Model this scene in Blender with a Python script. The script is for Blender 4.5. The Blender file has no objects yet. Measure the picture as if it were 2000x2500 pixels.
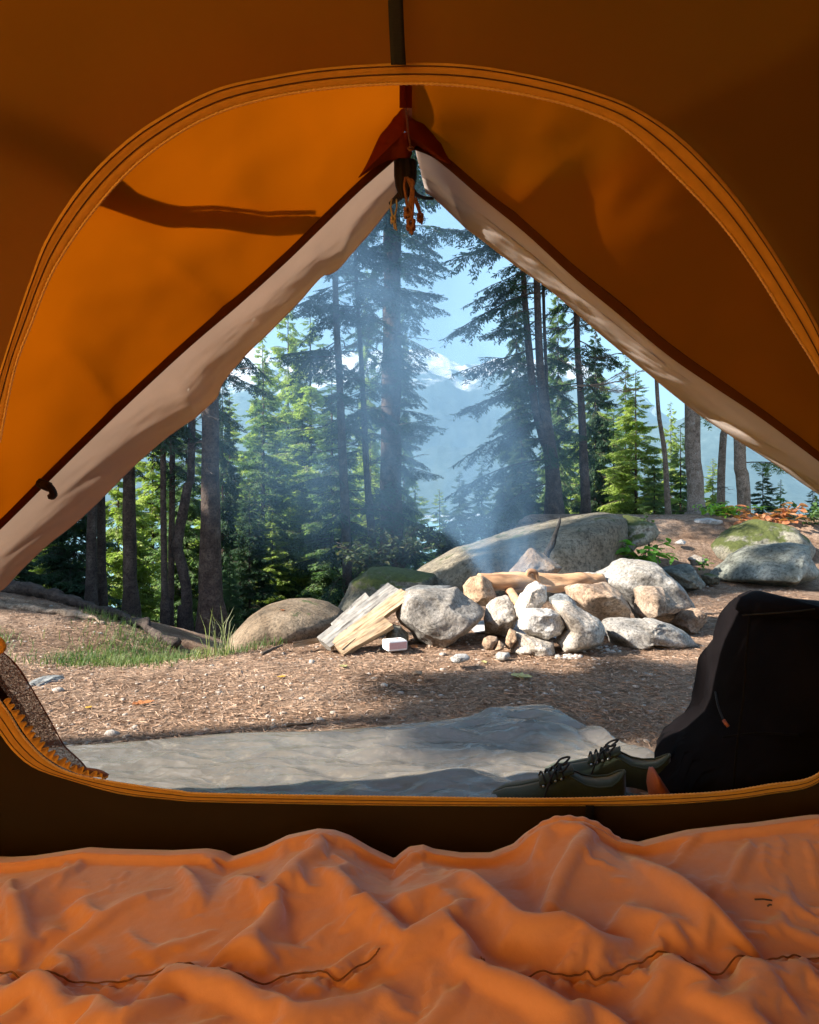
import bpy, bmesh, math, random
import numpy as np
from mathutils import Vector, noise as mnoise
R = math.radians
sc = bpy.context.scene
COL = sc.collection
H0, F0 = 0.65, 1600.0
WL = {}

# ---------------------------------------------------------------- geometry helpers
def P(px, py, d):
    return np.array([(px-1000.0)/F0*d, d, H0-(py-1250.0)/F0*d])
def PG(px, py, z=0.0):            # point of the plane z seen at that place
    d = (H0-z)*F0/(py-1250.0)
    return P(px, py, d)
def zr(ox, oy, s, pts): return [(ox+x/s, oy+y/s) for x, y in pts]
Q1 = lambda p: zr(0, 0, 1.725, p)
Q2 = lambda p: zr(1000, 0, 1.725, p)
Q3 = lambda p: zr(0, 1250, 1.725, p)
Q4 = lambda p: zr(1000, 1250, 1.725, p)
Z4 = lambda p: zr(700, 1200, 2.875, p)
Z5 = lambda p: zr(1200, 1200, 2.15625, p)
BL = lambda p: zr(0, 1980, 1.725, p)
BR = lambda p: zr(1000, 1980, 1.725, p)
ZA = lambda p: zr(850, 150, 4.79, p)
ZK = lambda p: zr(1500, 1400, 3.45, p)
ZN = lambda p: zr(0, 1450, 4.0686, p)

def hashf(ix, iy, iz, seed):
    n = (ix.astype(np.int64)*374761393 + iy.astype(np.int64)*668265263 + iz.astype(np.int64)*2147483647 + seed*1274126177) & 0xffffffff
    n = ((n ^ (n >> 13))*1274126177) & 0xffffffff
    n = ((n ^ (n >> 16))*2246822519) & 0xffffffff
    return ((n ^ (n >> 15)) & 0xffffff)/float(0xffffff)
def vnoise(p, seed=0):
    p = np.asarray(p, float)
    i = np.floor(p).astype(np.int64); f = p-i; f = f*f*(3-2*f)
    r = 0
    for a in (0, 1):
        for b in (0, 1):
            for c in (0, 1):
                w = (f[..., 0] if a else 1-f[..., 0])*(f[..., 1] if b else 1-f[..., 1])*(f[..., 2] if c else 1-f[..., 2])
                r = r+w*hashf(i[..., 0]+a, i[..., 1]+b, i[..., 2]+c, seed)
    return r*2-1
def fbm(p, seed=0, oct=4, lac=2.03, gain=0.5):
    p = np.asarray(p, float); r = 0; a = 1.0; t = 0
    for k in range(oct):
        r = r+a*vnoise(p+17.3*k, seed+k); t += a; a *= gain; p = p*lac
    return r/t
def ridged(p, seed=0, oct=4):
    p = np.asarray(p, float); r = 0; a = 1.0; t = 0
    for k in range(oct):
        r = r+a*(1-np.abs(vnoise(p+9.1*k, seed+k))*2); t += a; a *= .5; p = p*2.03
    return r/t
def resample(pts, n):
    pts = np.asarray(pts, float)
    s = np.r_[0, np.cumsum(np.linalg.norm(np.diff(pts, axis=0), axis=1))]
    # smooth (Catmull-Rom) then even spacing
    out = []
    m = len(pts)
    for i in range(m-1):
        p0, p1, p2, p3 = pts[max(i-1, 0)], pts[i], pts[i+1], pts[min(i+2, m-1)]
        for t in np.linspace(0, 1, 9)[:-1]:
            out.append(.5*((2*p1)+(-p0+p2)*t+(2*p0-5*p1+4*p2-p3)*t*t+(-p0+3*p1-3*p2+p3)*t**3))
    out.append(pts[-1]); out = np.array(out)
    s = np.r_[0, np.cumsum(np.linalg.norm(np.diff(out, axis=0), axis=1))]
    u = np.linspace(0, s[-1], n)
    return np.stack([np.interp(u, s, out[:, k]) for k in range(out.shape[1])], 1)

def mesh_data(name, V, Fs, smooth):
    V = np.asarray(V, np.float32)
    me = bpy.data.meshes.new(name)
    if isinstance(Fs, np.ndarray):
        nf, k = Fs.shape
        me.vertices.add(len(V)); me.vertices.foreach_set('co', V.ravel())
        me.loops.add(nf*k); me.loops.foreach_set('vertex_index', Fs.astype(np.int32).ravel())
        me.polygons.add(nf); me.polygons.foreach_set('loop_start', np.arange(0, nf*k, k, dtype=np.int32))
        me.update(calc_edges=True)
    else:
        me.from_pydata([tuple(map(float, v)) for v in V], [], [tuple(map(int, f)) for f in Fs])
    me.polygons.foreach_set('use_smooth', [bool(smooth)]*len(me.polygons))
    me.update()
    return me
def M(name, V, Fs, mat, parent=None, smooth=True, org=None, label=None):
    V = np.asarray(V, float)
    if parent is None:
        if org is None: org = (V[:, 0].mean(), V[:, 1].mean(), V[:, 2].min())
        loc = np.array(org, float)
    else:
        loc = WL[parent.name]
    o = bpy.data.objects.new(name, mesh_data(name, V-loc, Fs, smooth))
    COL.objects.link(o)
    if parent is None: o.location = loc
    else: o.parent = parent
    if mat is not None: o.data.materials.append(mat)
    WL[o.name] = loc
    if label: o['label'] = label
    return o
def tag(o, label=None, cat=None, group=None, kind=None):
    if label: o['label'] = label
    if cat: o['category'] = cat
    if group: o['group'] = group
    if kind: o['kind'] = kind
    return o
def E(name, loc, label, cat, group=None):
    o = bpy.data.objects.new(name, None); COL.objects.link(o)
    o.location = tuple(loc); o.empty_display_size = .1
    WL[o.name] = np.array(loc, float)
    return tag(o, label, cat, group)
def shift_copy(o, delta, label=None):
    c = o.copy(); COL.objects.link(c); c.location = (o.location[0]+delta[0], o.location[1]+delta[1], o.location[2]+delta[2])
    WL[c.name] = WL[o.name]+np.array(delta)
    if label: c['label'] = label
    for ch in list(o.children):
        k = ch.copy(); COL.objects.link(k); k.parent = c
    return c

def join(lst):
    Vs, Fs, n = [], [], 0
    for V, F in lst:
        Vs.append(np.asarray(V, float)); Fs += [tuple(i+n for i in f) for f in F]; n += len(V)
    return np.concatenate(Vs), Fs
def tube(pts, rad, sides=6, cap=True):
    pts = np.asarray(pts, float); n = len(pts)
    rad = np.broadcast_to(np.asarray(rad, float), (n,))
    t = np.gradient(pts, axis=0); t /= np.linalg.norm(t, axis=1)[:, None]+1e-12
    up = np.array([0.13, 0.21, 1.0]) if abs(t[0, 2]) < .8 else np.array([1.0, .1, .05])
    V = []
    u = np.cross(up, t[0]); u /= np.linalg.norm(u)
    for i in range(n):
        u = u-t[i]*np.dot(u, t[i]); u /= np.linalg.norm(u)+1e-12
        w = np.cross(t[i], u)
        for k in range(sides):
            a = 2*math.pi*k/sides
            V.append(pts[i]+rad[i]*(math.cos(a)*u+math.sin(a)*w))
    Fs = [(i*sides+k, i*sides+(k+1) % sides, (i+1)*sides+(k+1) % sides, (i+1)*sides+k) for i in range(n-1) for k in range(sides)]
    if cap:
        Fs.append(tuple(range(sides))[::-1]); Fs.append(tuple((n-1)*sides+k for k in range(sides)))
    return np.array(V), Fs
def grid(G, closed=False):          # G: rows x cols x 3
    r, c = G.shape[:2]
    V = G.reshape(-1, 3)
    i, j = np.meshgrid(np.arange(r-1), np.arange(c if closed else c-1), indexing='ij')
    j2 = (j+1) % c
    Fs = np.stack([i*c+j, i*c+j2, (i+1)*c+j2, (i+1)*c+j], -1).reshape(-1, 4)
    return V, Fs
def thick(V, Fs, t):                # give a quad sheet a real thickness
    me = np.zeros_like(V)
    a, b, c = V[Fs[:, 0]], V[Fs[:, 1]], V[Fs[:, 3]]
    nrm = np.cross(b-a, c-a)
    for k in range(4): np.add.at(me, Fs[:, k], nrm)
    me /= np.linalg.norm(me, axis=1)[:, None]+1e-12
    n = len(V)
    ed = {}
    for f in Fs:
        for k in range(4):
            e = (int(f[k]), int(f[(k+1) % 4]))
            if (e[1], e[0]) in ed: ed.pop((e[1], e[0]))
            else: ed[e] = 1
    side = [(e[1], e[0], e[0]+n, e[1]+n) for e in ed]
    return np.concatenate([V, V-me*t]), np.concatenate([Fs, Fs[:, ::-1]+n, np.array(side)])
def box(c, s, bev=0.0):
    x, y, z = s[0]/2, s[1]/2, s[2]/2
    V = np.array([(a*x, b*y, q*z) for a in (-1, 1) for b in (-1, 1) for q in (-1, 1)])+np.array(c)
    return V, [(0, 1, 3, 2), (4, 6, 7, 5), (0, 4, 5, 1), (2, 3, 7, 6), (0, 2, 6, 4), (1, 5, 7, 3)]
_ico = {}
def ico(sub):
    if sub not in _ico:
        bm = bmesh.new(); bmesh.ops.create_icosphere(bm, subdivisions=sub, radius=1)
        bm.verts.ensure_lookup_table()
        _ico[sub] = (np.array([v.co[:] for v in bm.verts]), np.array([[v.index for v in f.verts] for f in bm.faces])); bm.free()
    return _ico[sub]
def inflate(outline, d, depth, sub=4, seed=0, rough=.05, facets=5, square=.8, ctr=None, facet_amt=.85):
    """solid with that outline: its own centre distance d, real thickness depth"""
    pts = np.array(outline, float)
    c = pts.mean(0) if ctr is None else np.array(ctr, float)
    q = np.concatenate([pts, pts[:1]])
    dense = []
    for i in range(len(pts)):
        for t in np.linspace(0, 1, 8, endpoint=False): dense.append(q[i]*(1-t)+q[i+1]*t)
    dense = np.array(dense)-c
    ang = np.arctan2(-dense[:, 1], dense[:, 0]); rad = np.hypot(dense[:, 0], dense[:, 1])
    o = np.argsort(ang); ang = ang[o]; rad = rad[o]
    ang = np.r_[ang-2*math.pi, ang, ang+2*math.pi]; rad = np.r_[rad, rad, rad]
    V, Fs = ico(sub); V = V.copy()
    rng = np.random.RandomState(seed+5)
    for k in range(facets):
        n = rng.normal(size=3); n[1] = -abs(n[1])-.25 if k % 4 else n[1]; n /= np.linalg.norm(n)
        cc = rng.uniform(.62, .9); dt = V@n; m = np.maximum(dt-cc, 0)
        V -= n*(m*facet_amt)[:, None]
    th = np.arctan2(V[:, 2], V[:, 0]); rho = np.hypot(V[:, 0], V[:, 2])
    rr = rho**square
    Rr = np.interp(th, ang, rad)/F0*d
    nz = fbm(V*2.1+seed*3.7, seed, 5)*rough*2+fbm(V*9+seed, seed+9, 4)*rough*.45
    C = P(c[0], c[1], d)
    k = 1+nz
    X = C[0]+rr*Rr*np.cos(th)*k
    Z = C[2]+rr*Rr*np.sin(th)*k
    Y = d+V[:, 1]*depth/2*(1+nz*2)
    return np.stack([X, Y, Z], 1), Fs

# ---------------------------------------------------------------- materials
def newmat(name):
    m = bpy.data.materials.new(name); m.use_nodes = True
    nt = m.node_tree; nt.nodes.clear()
    out = nt.nodes.new('ShaderNodeOutputMaterial')
    return m, nt, out
def N(nt, t, **kw):
    n = nt.nodes.new(t)
    for k, v in kw.items():
        if k.startswith('i_'):
            k = k[2:].replace('_', ' ')
            n.inputs[k].default_value = v
        else: setattr(n, k, v)
    return n
def ramp(nt, fac, stops):
    r = nt.nodes.new('ShaderNodeValToRGB')
    cr = r.color_ramp
    while len(cr.elements) < len(stops): cr.elements.new(.5)
    for e, (p, c) in zip(cr.elements, stops):
        e.position = p; e.color = (*c, 1) if len(c) == 3 else c
    nt.links.new(fac, r.inputs['Fac'])
    return r.outputs['Color']
def noise_node(nt, co, scale, detail=6, rough=.55, dist=0, stretch=None):
    n = N(nt, 'ShaderNodeTexNoise', i_Scale=scale, i_Detail=detail, i_Roughness=rough, i_Distortion=dist)
    if stretch:
        mp = N(nt, 'ShaderNodeMapping'); mp.inputs['Scale'].default_value = stretch
        nt.links.new(co, mp.inputs['Vector']); nt.links.new(mp.outputs[0], n.inputs['Vector'])
    else: nt.links.new(co, n.inputs['Vector'])
    return n.outputs['Fac']
def mix(nt, a, b, fac, mode='MIX'):
    m = nt.nodes.new('ShaderNodeMix'); m.data_type = 'RGBA'; m.blend_type = mode
    for s, v in ((m.inputs[6], a), (m.inputs[7], b), (m.inputs[0], fac)):
        if isinstance(v, (int, float)): s.default_value = v
        elif isinstance(v, tuple): s.default_value = (*v, 1) if len(v) == 3 else v
        else: nt.links.new(v, s)
    return m.outputs[2]
def bump(nt, h, strength, dist, prev=None):
    b = N(nt, 'ShaderNodeBump', i_Strength=strength, i_Distance=dist)
    nt.links.new(h, b.inputs['Height'])
    if prev is not None: nt.links.new(prev, b.inputs['Normal'])
    return b.outputs['Normal']
def co_obj(nt): return N(nt, 'ShaderNodeTexCoord').outputs['Object']

def mat_basic(name, cols, scale=8, rough=.8, bs=.4, bd=.005, bscale=None, speck=None, stretch=None, metallic=0, sheen=0, spec=.3, detail=6):
    m, nt, out = newmat(name); co = co_obj(nt)
    f = noise_node(nt, co, scale, detail, .6, 0.2, stretch)
    k = len(cols)
    c = ramp(nt, f, [(.3+.4*i/max(k-1, 1), cols[i]) for i in range(k)])
    if speck:
        f2 = noise_node(nt, co, speck[0], 3, .7)
        c = mix(nt, c, speck[1], ramp(nt, f2, [(speck[2], (0, 0, 0)), (speck[2]+.06, (1, 1, 1))]))
    b = N(nt, 'ShaderNodeBsdfPrincipled', i_Roughness=rough, i_Metallic=metallic)
    b.inputs['Specular IOR Level'].default_value = spec
    b.inputs['Sheen Weight'].default_value = sheen
    nt.links.new(c, b.inputs['Base Color'])
    h = noise_node(nt, co, bscale or scale*4, 8, .65, 0, stretch)
    nt.links.new(bump(nt, h, bs, bd), b.inputs['Normal'])
    nt.links.new(b.outputs[0], out.inputs['Surface'])
    return m
def mat_cloth(name, col, trans, col2=None, tfac=.5, scale=14, bs=.3, bd=.002, weave=900, alpha=None, rough=.9):
    m, nt, out = newmat(name); co = co_obj(nt)
    f = noise_node(nt, co, scale, 5, .6)
    c2 = col2 or tuple(x*.85 for x in col)
    c = ramp(nt, f, [(.3, col), (.7, c2)])
    t = ramp(nt, f, [(.3, trans), (.7, tuple(x*.92 for x in trans))])
    d = N(nt, 'ShaderNodeBsdfDiffuse', i_Roughness=rough); tr = N(nt, 'ShaderNodeBsdfTranslucent')
    nt.links.new(c, d.inputs['Color']); nt.links.new(t, tr.inputs['Color'])
    h = noise_node(nt, co, scale*3, 6, .6)
    w = noise_node(nt, co, weave, 2, .5)
    nrm = bump(nt, w, .25, .0006, bump(nt, h, bs, bd))
    nt.links.new(nrm, d.inputs['Normal'])
    mx = N(nt, 'ShaderNodeMixShader'); mx.inputs[0].default_value = tfac
    nt.links.new(d.outputs[0], mx.inputs[1]); nt.links.new(tr.outputs[0], mx.inputs[2])
    o = mx.outputs[0]
    if alpha:
        tp = N(nt, 'ShaderNodeBsdfTransparent'); m2 = N(nt, 'ShaderNodeMixShader')
        g = noise_node(nt, co, alpha[1], 1, .5)
        a = ramp(nt, g, [(.5-.1, (alpha[0]-alpha[2],)*3), (.6, (alpha[0]+alpha[2],)*3)])
        nt.links.new(a, m2.inputs[0]); nt.links.new(tp.outputs[0], m2.inputs[1]); nt.links.new(o, m2.inputs[2]); o = m2.outputs[0]
    nt.links.new(o, out.inputs['Surface'])
    return m
def mat_leaf(name, stops, scale=1.2, tf=.35, fine=25):
    m, nt, out = newmat(name); co = co_obj(nt)
    f = noise_node(nt, co, scale, 3, .6); g = noise_node(nt, co, fine, 2, .5)
    fm = N(nt, 'ShaderNodeMath', operation='MULTIPLY_ADD'); nt.links.new(g, fm.inputs[0]); fm.inputs[1].default_value = .5
    f2 = N(nt, 'ShaderNodeMath', operation='MULTIPLY'); nt.links.new(f, f2.inputs[0]); f2.inputs[1].default_value = .5
    nt.links.new(f2.outputs[0], fm.inputs[2])
    c = ramp(nt, fm.outputs[0], stops)
    d = N(nt, 'ShaderNodeBsdfPrincipled', i_Roughness=.6); d.inputs['Specular IOR Level'].default_value = .25
    tr = N(nt, 'ShaderNodeBsdfTranslucent')
    nt.links.new(c, d.inputs['Base Color'])
    nt.links.new(mix(nt, c, (1.3, 1.5, .7), 1.0, 'MULTIPLY'), tr.inputs['Color'])
    mx = N(nt, 'ShaderNodeMixShader'); mx.inputs[0].default_value = tf
    nt.links.new(d.outputs[0], mx.inputs[1]); nt.links.new(tr.outputs[0], mx.inputs[2])
    nt.links.new(mx.outputs[0], out.inputs['Surface'])
    return m
def mat_rock(name, base, dark, light, moss=None, scale=6, spk=90, lich=None, bd=.02):
    m, nt, out = newmat(name); co = co_obj(nt)
    f = noise_node(nt, co, scale, 8, .65, .4)
    c = ramp(nt, f, [(.3, dark), (.48, base), (.68, light)])
    s = noise_node(nt, co, spk, 3, .8)
    c = mix(nt, c, ramp(nt, s, [(.35, (.25, .25, .25)), (.5, (1, 1, 1)), (.68, (1.5, 1.5, 1.5))]), .75, 'MULTIPLY')
    oi = N(nt, 'ShaderNodeObjectInfo'); c = mix(nt, c, ramp(nt, oi.outputs['Random'], [(0, (.72, .70, .68)), (.35, (1.0, .93, .84)), (.7, (.82, .85, .88)), (1, (1.12, 1.05, .97))]), 1.0, 'MULTIPLY')
    dk = noise_node(nt, co, scale*.55, 5, .7, 1.0); c = mix(nt, c, ramp(nt, dk, [(.34, (.6, .55, .48)), (.5, (1, 1, 1))]), .8, 'MULTIPLY')
    if lich:
        l = noise_node(nt, co, scale*2.2, 8, .75, .8)
        c = mix(nt, c, lich[0], ramp(nt, l, [(lich[1], (0, 0, 0)), (lich[1]+.07, (1, 1, 1))]))
    if moss:
        g = N(nt, 'ShaderNodeNewGeometry'); sx = N(nt, 'ShaderNodeSeparateXYZ'); nt.links.new(g.outputs['Normal'], sx.inputs[0])
        nz = noise_node(nt, co, scale*1.3, 7, .7, .3)
        ad = N(nt, 'ShaderNodeMath', operation='MULTIPLY_ADD'); nt.links.new(sx.outputs['Z'], ad.inputs[0]); ad.inputs[1].default_value = moss[2]; nt.links.new(nz, ad.inputs[2])
        mc = ramp(nt, noise_node(nt, co, 40, 5, .7), [(.3, moss[0]), (.7, tuple(min(1, x*2.2) for x in moss[0]))])
        c = mix(nt, c, mc, ramp(nt, ad.outputs[0], [(moss[1], (0, 0, 0)), (moss[1]+.12, (1, 1, 1))]))
    b = N(nt, 'ShaderNodeBsdfPrincipled', i_Roughness=.88); b.inputs['Specular IOR Level'].default_value = .25
    nt.links.new(c, b.inputs['Base Color'])
    h1 = noise_node(nt, co, scale*2, 10, .7, .5); h2 = noise_node(nt, co, spk*.6, 5, .7)
    nt.links.new(bump(nt, h2, .6, bd*.2, bump(nt, h1, .8, bd)), b.inputs['Normal'])
    nt.links.new(b.outputs[0], out.inputs['Surface'])
    return m
# ================================================================ SETTING
def sstep(a, b, x):
    t = np.clip((x-a)/(b-a), 0, 1); return t*t*(3-2*t)
YX = [-60, -8, -4, -2.6, -1.7, -1.2, -.82, -.55, -.3, .3, 1.0, 2, 3, 4.2, 5, 7, 60]
YE = [9, 7, 5.2, 4.4, 3.7, 3.1, 3.1, 3.7, 4.6, 6.0, 6.8, 8.6, 9.2, 8.6, 6.6, 6.0, 6.0]
def ground_h(x, y, detail=True):
    x = np.asarray(x, float); y = np.asarray(y, float)
    ye = np.interp(x, YX, YE)
    t = np.maximum(y-ye, 0)
    z = -np.where(t < 10, .2*t+.015*t*t, 3.5+.5*(t-10))
    z = z+.19*np.exp(-(((x+3.6)/1.5)**2+((y-4.4)/1.3)**2))
    z = z-.10*np.exp(-(((x+1.35)/.6)**2+((y-3.35)/.45)**2))
    z = z+.62*sstep(5.5, 7.4, y)*sstep(.3, 1.4, x)*(1-sstep(4.4, 5.6, x))
    z = z+.10*sstep(0, 12, -y)
    if detail:
        q = np.stack([x, y, 0*x], -1)
        w = sstep(1.7, 2.6, y)
        z = z+fbm(q*1.3, 3, 3)*.02*w+fbm(q*7, 5, 3)*.006*w+fbm(q*28, 6, 3)*.004*w
    return np.maximum(z, -26)
def lines(a, b, fine_a, fine_b, st, g=1.12):
    L = list(np.arange(fine_a, fine_b, st)); s = st; v = L[-1]
    while v < b: s *= g; v += s; L.append(v)
    s = st; v = L[0]; pre = []
    while v > a: s *= g; v -= s; pre.append(v)
    return np.array(pre[::-1]+L)

m_ground, nt, out = newmat('needle_soil')
co = co_obj(nt)
f1 = noise_node(nt, co, 2.2, 6, .6, .5); f2 = noise_node(nt, co, 26, 6, .75, .3); f3 = noise_node(nt, co, 130, 4, .8); f4 = noise_node(nt, co, 60, 5, .8, 1.5, (1, 3.2, 1))
c = ramp(nt, f1, [(.3, (.15, .09, .055)), (.5, (.30, .205, .14)), (.7, (.40, .30, .225))])
c = mix(nt, c, ramp(nt, f2, [(.33, (.34, .28, .24)), (.5, (.95, .95, .95)), (.68, (1.45, 1.4, 1.3))]), .85, 'MULTIPLY')
c = mix(nt, c, ramp(nt, f3, [(.34, (.25, .22, .2)), (.48, (1, 1, 1)), (.66, (1.7, 1.65, 1.6))]), .8, 'MULTIPLY')
c = mix(nt, c, ramp(nt, f4, [(.36, (.45, .32, .24)), (.55, (1, 1, 1)), (.7, (1.3, 1.1, .95))]), .7, 'MULTIPLY')
b = N(nt, 'ShaderNodeBsdfPrincipled', i_Roughness=.95); b.inputs['Specular IOR Level'].default_value = .15
nt.links.new(c, b.inputs['Base Color'])
nt.links.new(bump(nt, f3, 1, .004, bump(nt, f4, 1, .006, bump(nt, f2, 1, .02))), b.inputs['Normal'])
nt.links.new(b.outputs[0], out.inputs['Surface'])

gx = lines(-120, 120, -3.2, 3.6, .025); gy = lines(-30, 110, 1.6, 6.6, .025)
XX, YY = np.meshgrid(gx, gy)
G = np.stack([XX, YY, ground_h(XX, YY)], -1)
V, Fc = grid(G)
g_o = M('ground', V, Fc, m_ground, org=(0, 0, 0)); tag(g_o, kind='structure')

# lake
m_lake, nt, out = newmat('lake_water'); co = co_obj(nt)
b = N(nt, 'ShaderNodeBsdfPrincipled', i_Roughness=.25); b.inputs['Base Color'].default_value = (.26, .46, .50, 1); b.inputs['IOR'].default_value = 1.33  # pale base carries the glare on the turbid water
nt.links.new(bump(nt, noise_node(nt, co, .9, 4, .6, .4, (.35, 1, 1)), .9, .5), b.inputs['Normal'])
nt.links.new(b.outputs[0], out.inputs['Surface'])
V = np.array([(-6000, 45, -22), (6000, 45, -22), (6000, 2200, -22), (-6000, 2200, -22)], float)
tag(M('water', V, np.array([[0, 1, 2, 3]]), m_lake, org=(0, 45, -22)), 'lake', kind='structure')

# mountains: one terrain sheet beyond the lake
def vm2(nt, a, k):
    n = nt.nodes.new('ShaderNodeMath'); n.operation = 'MULTIPLY'; nt.links.new(a, n.inputs[0]); n.inputs[1].default_value = k; return n.outputs[0]
m_mtn, nt, out = newmat('mountain_forest_snow'); co = co_obj(nt)
ge = N(nt, 'ShaderNodeNewGeometry'); sx = N(nt, 'ShaderNodeSeparateXYZ'); nt.links.new(co, sx.inputs[0])
nz = noise_node(nt, co, .006, 9, .65, .3)
hm = N(nt, 'ShaderNodeMath', operation='MULTIPLY_ADD'); nt.links.new(sx.outputs['Z'], hm.inputs[0]); hm.inputs[1].default_value = .00045; nt.links.new(vm2(nt, nz, .55), hm.inputs[2])
fc = ramp(nt, noise_node(nt, co, .03, 8, .8), [(.35, (.035, .055, .05)), (.6, (.09, .12, .11)), (.75, (.24, .25, .25))])
c = mix(nt, fc, (.8, .8, .82), ramp(nt, hm.outputs[0], [(.63, (0, 0, 0)), (.70, (1, 1, 1))]))
b = N(nt, 'ShaderNodeBsdfDiffuse'); nt.links.new(c, b.inputs['Color']); nt.links.new(b.outputs[0], out.inputs['Surface'])
cpx = [-2500, -600, 0, 300, 560, 640, 700, 780, 860, 960, 1010, 1080, 1130, 1180, 1210, 1260, 1330, 1430, 1540, 1640, 1720, 1800, 1900, 2000, 2400, 4500]
cpy = [980, 1000, 960, 930, 930, 885, 915, 905, 880, 896, 889, 893, 906, 893, 882, 888, 900, 930, 985, 1040, 1075, 1110, 1150, 1180, 1160, 1100]
pxs = np.r_[np.linspace(-1200, 0, 40), np.linspace(5, 2000, 420), np.linspace(2040, 3200, 40)]
ds = np.r_[np.linspace(1500, 4600, 90), np.linspace(4650, 5600, 70), np.linspace(5700, 7600, 12)]
PX, DD = np.meshgrid(pxs, ds)
X = (PX-1000)/F0*DD
crest = (1250-np.interp(PX, cpx, cpy))/1600*5200
s = np.clip((DD-1500)/(5200-1500), 0, 1)
prof = np.where(DD <= 5200, .03*sstep(0, .2, s)+.97*sstep(.1, 1.0, s)**1.15, 1-.5*sstep(5200, 7600, DD))
q = np.stack([X, DD, 0*X], -1)
amp = sstep(1500, 3200, DD)*(1-.55*np.exp(-((DD-5200)/350)**2))
Z = -22.5+crest*prof+ridged(q/700, 11, 5)*130*amp+ridged(q/210, 21, 4)*38*amp+ridged(q/260, 31, 3)*14*np.exp(-((DD-5200)/500)**2)
low = 330*np.exp(-(((X-1250)/420)**2+((DD-2700)/500)**2))+120*np.exp(-(((X-300)/500)**2+((DD-2500)/400)**2))
Z = Z+low
V, Fc = grid(np.stack([X, DD, Z], -1))
tag(M('mountains', V, Fc, m_mtn, org=(0, 3000, 0)), 'snow dusted mountains across the lake', kind='structure')

# waterfront buildings on the far shore
m_bw = mat_basic('far_white_wall', [(.75, .75, .74), (.82, .82, .8)], .05, .8, 0, .01)
m_br = mat_basic('far_roof', [(.35, .36, .38), (.55, .55, .56)], .05, .8, 0, .01)
fb = [(1100, 44, 10, 1), (1128, 22, 7, 0), (1152, 36, 13, 1), (1183, 20, 8, 0), (1214, 52, 9, 1), (1262, 34, 12, 0), (1000, 30, 8, 0), (1046, 40, 9, 1), (1900, 40, 9, 0), (1965, 50, 11, 1)]
fl = ['long low pale hall on the far shore right of the thick smoky trunk', 'small white shed on the far shore between two larger halls',
      'taller white warehouse on the far shore seen under the hemlock branches', 'little pale shed beside the tall white warehouse across the lake',
      'widest pale hall on the far shore left of the forked trunk', 'tall white block on the far shore nearest the forked trunk',
      'small pale building on the far shore just right of the thick smoky trunk', 'pale hall on the far shore above the dark bushes',
      'pale building across the water behind the red leaved shrub', 'pale building across the water at the right edge']
for (px, w, h, rt), lb in zip(fb, fl):
    d = 1560.0; x = (px-1000)/F0*d; zb = -21.0
    t = E('lakeside_building', (x, d, zb), lb, 'building', 'pale buildings on the far shore')
    V, Fq = box((x, d, zb+h/2), (w, 18, h)); M('wall', V, Fq, m_bw, t, smooth=False)
    V = np.array([(x-w/2-1, d-10, zb+h+.02), (x+w/2+1, d-10, zb+h+.02), (x+w/2+1, d+10, zb+h+.02), (x-w/2-1, d+10, zb+h+.02), (x-w/2-1, d, zb+h+3+rt), (x+w/2+1, d, zb+h+3+rt)])
    M('roof', V, [(0, 1, 5, 4), (2, 3, 4, 5), (0, 4, 3), (1, 2, 5), (0, 3, 2, 1)], m_br, t, smooth=False)

# ================================================================ TREES
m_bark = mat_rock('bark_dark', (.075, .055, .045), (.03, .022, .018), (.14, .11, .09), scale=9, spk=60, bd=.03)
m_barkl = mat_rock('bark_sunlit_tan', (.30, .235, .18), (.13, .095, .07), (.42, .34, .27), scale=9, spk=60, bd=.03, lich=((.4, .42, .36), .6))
m_twig = mat_basic('bare_branch', [(.04, .03, .022), (.10, .075, .055)], 12, .9, .4, .004)
m_deadtwig = mat_basic('dead_brown_branch', [(.16, .10, .065), (.30, .2, .13)], 12, .9, .4, .004)
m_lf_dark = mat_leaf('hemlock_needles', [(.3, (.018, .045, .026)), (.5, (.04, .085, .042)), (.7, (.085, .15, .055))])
m_lf_brt = mat_leaf('sunlit_conifer_needles', [(.3, (.13, .20, .06)), (.5, (.30, .38, .10)), (.68, (.50, .54, .19))], tf=.45)  # bright copy of the needles, sunlight put into the colour
m_lf_mid = mat_leaf('fir_needles', [(.3, (.055, .11, .06)), (.5, (.13, .21, .09)), (.7, (.28, .35, .13))], tf=.48)

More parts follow.
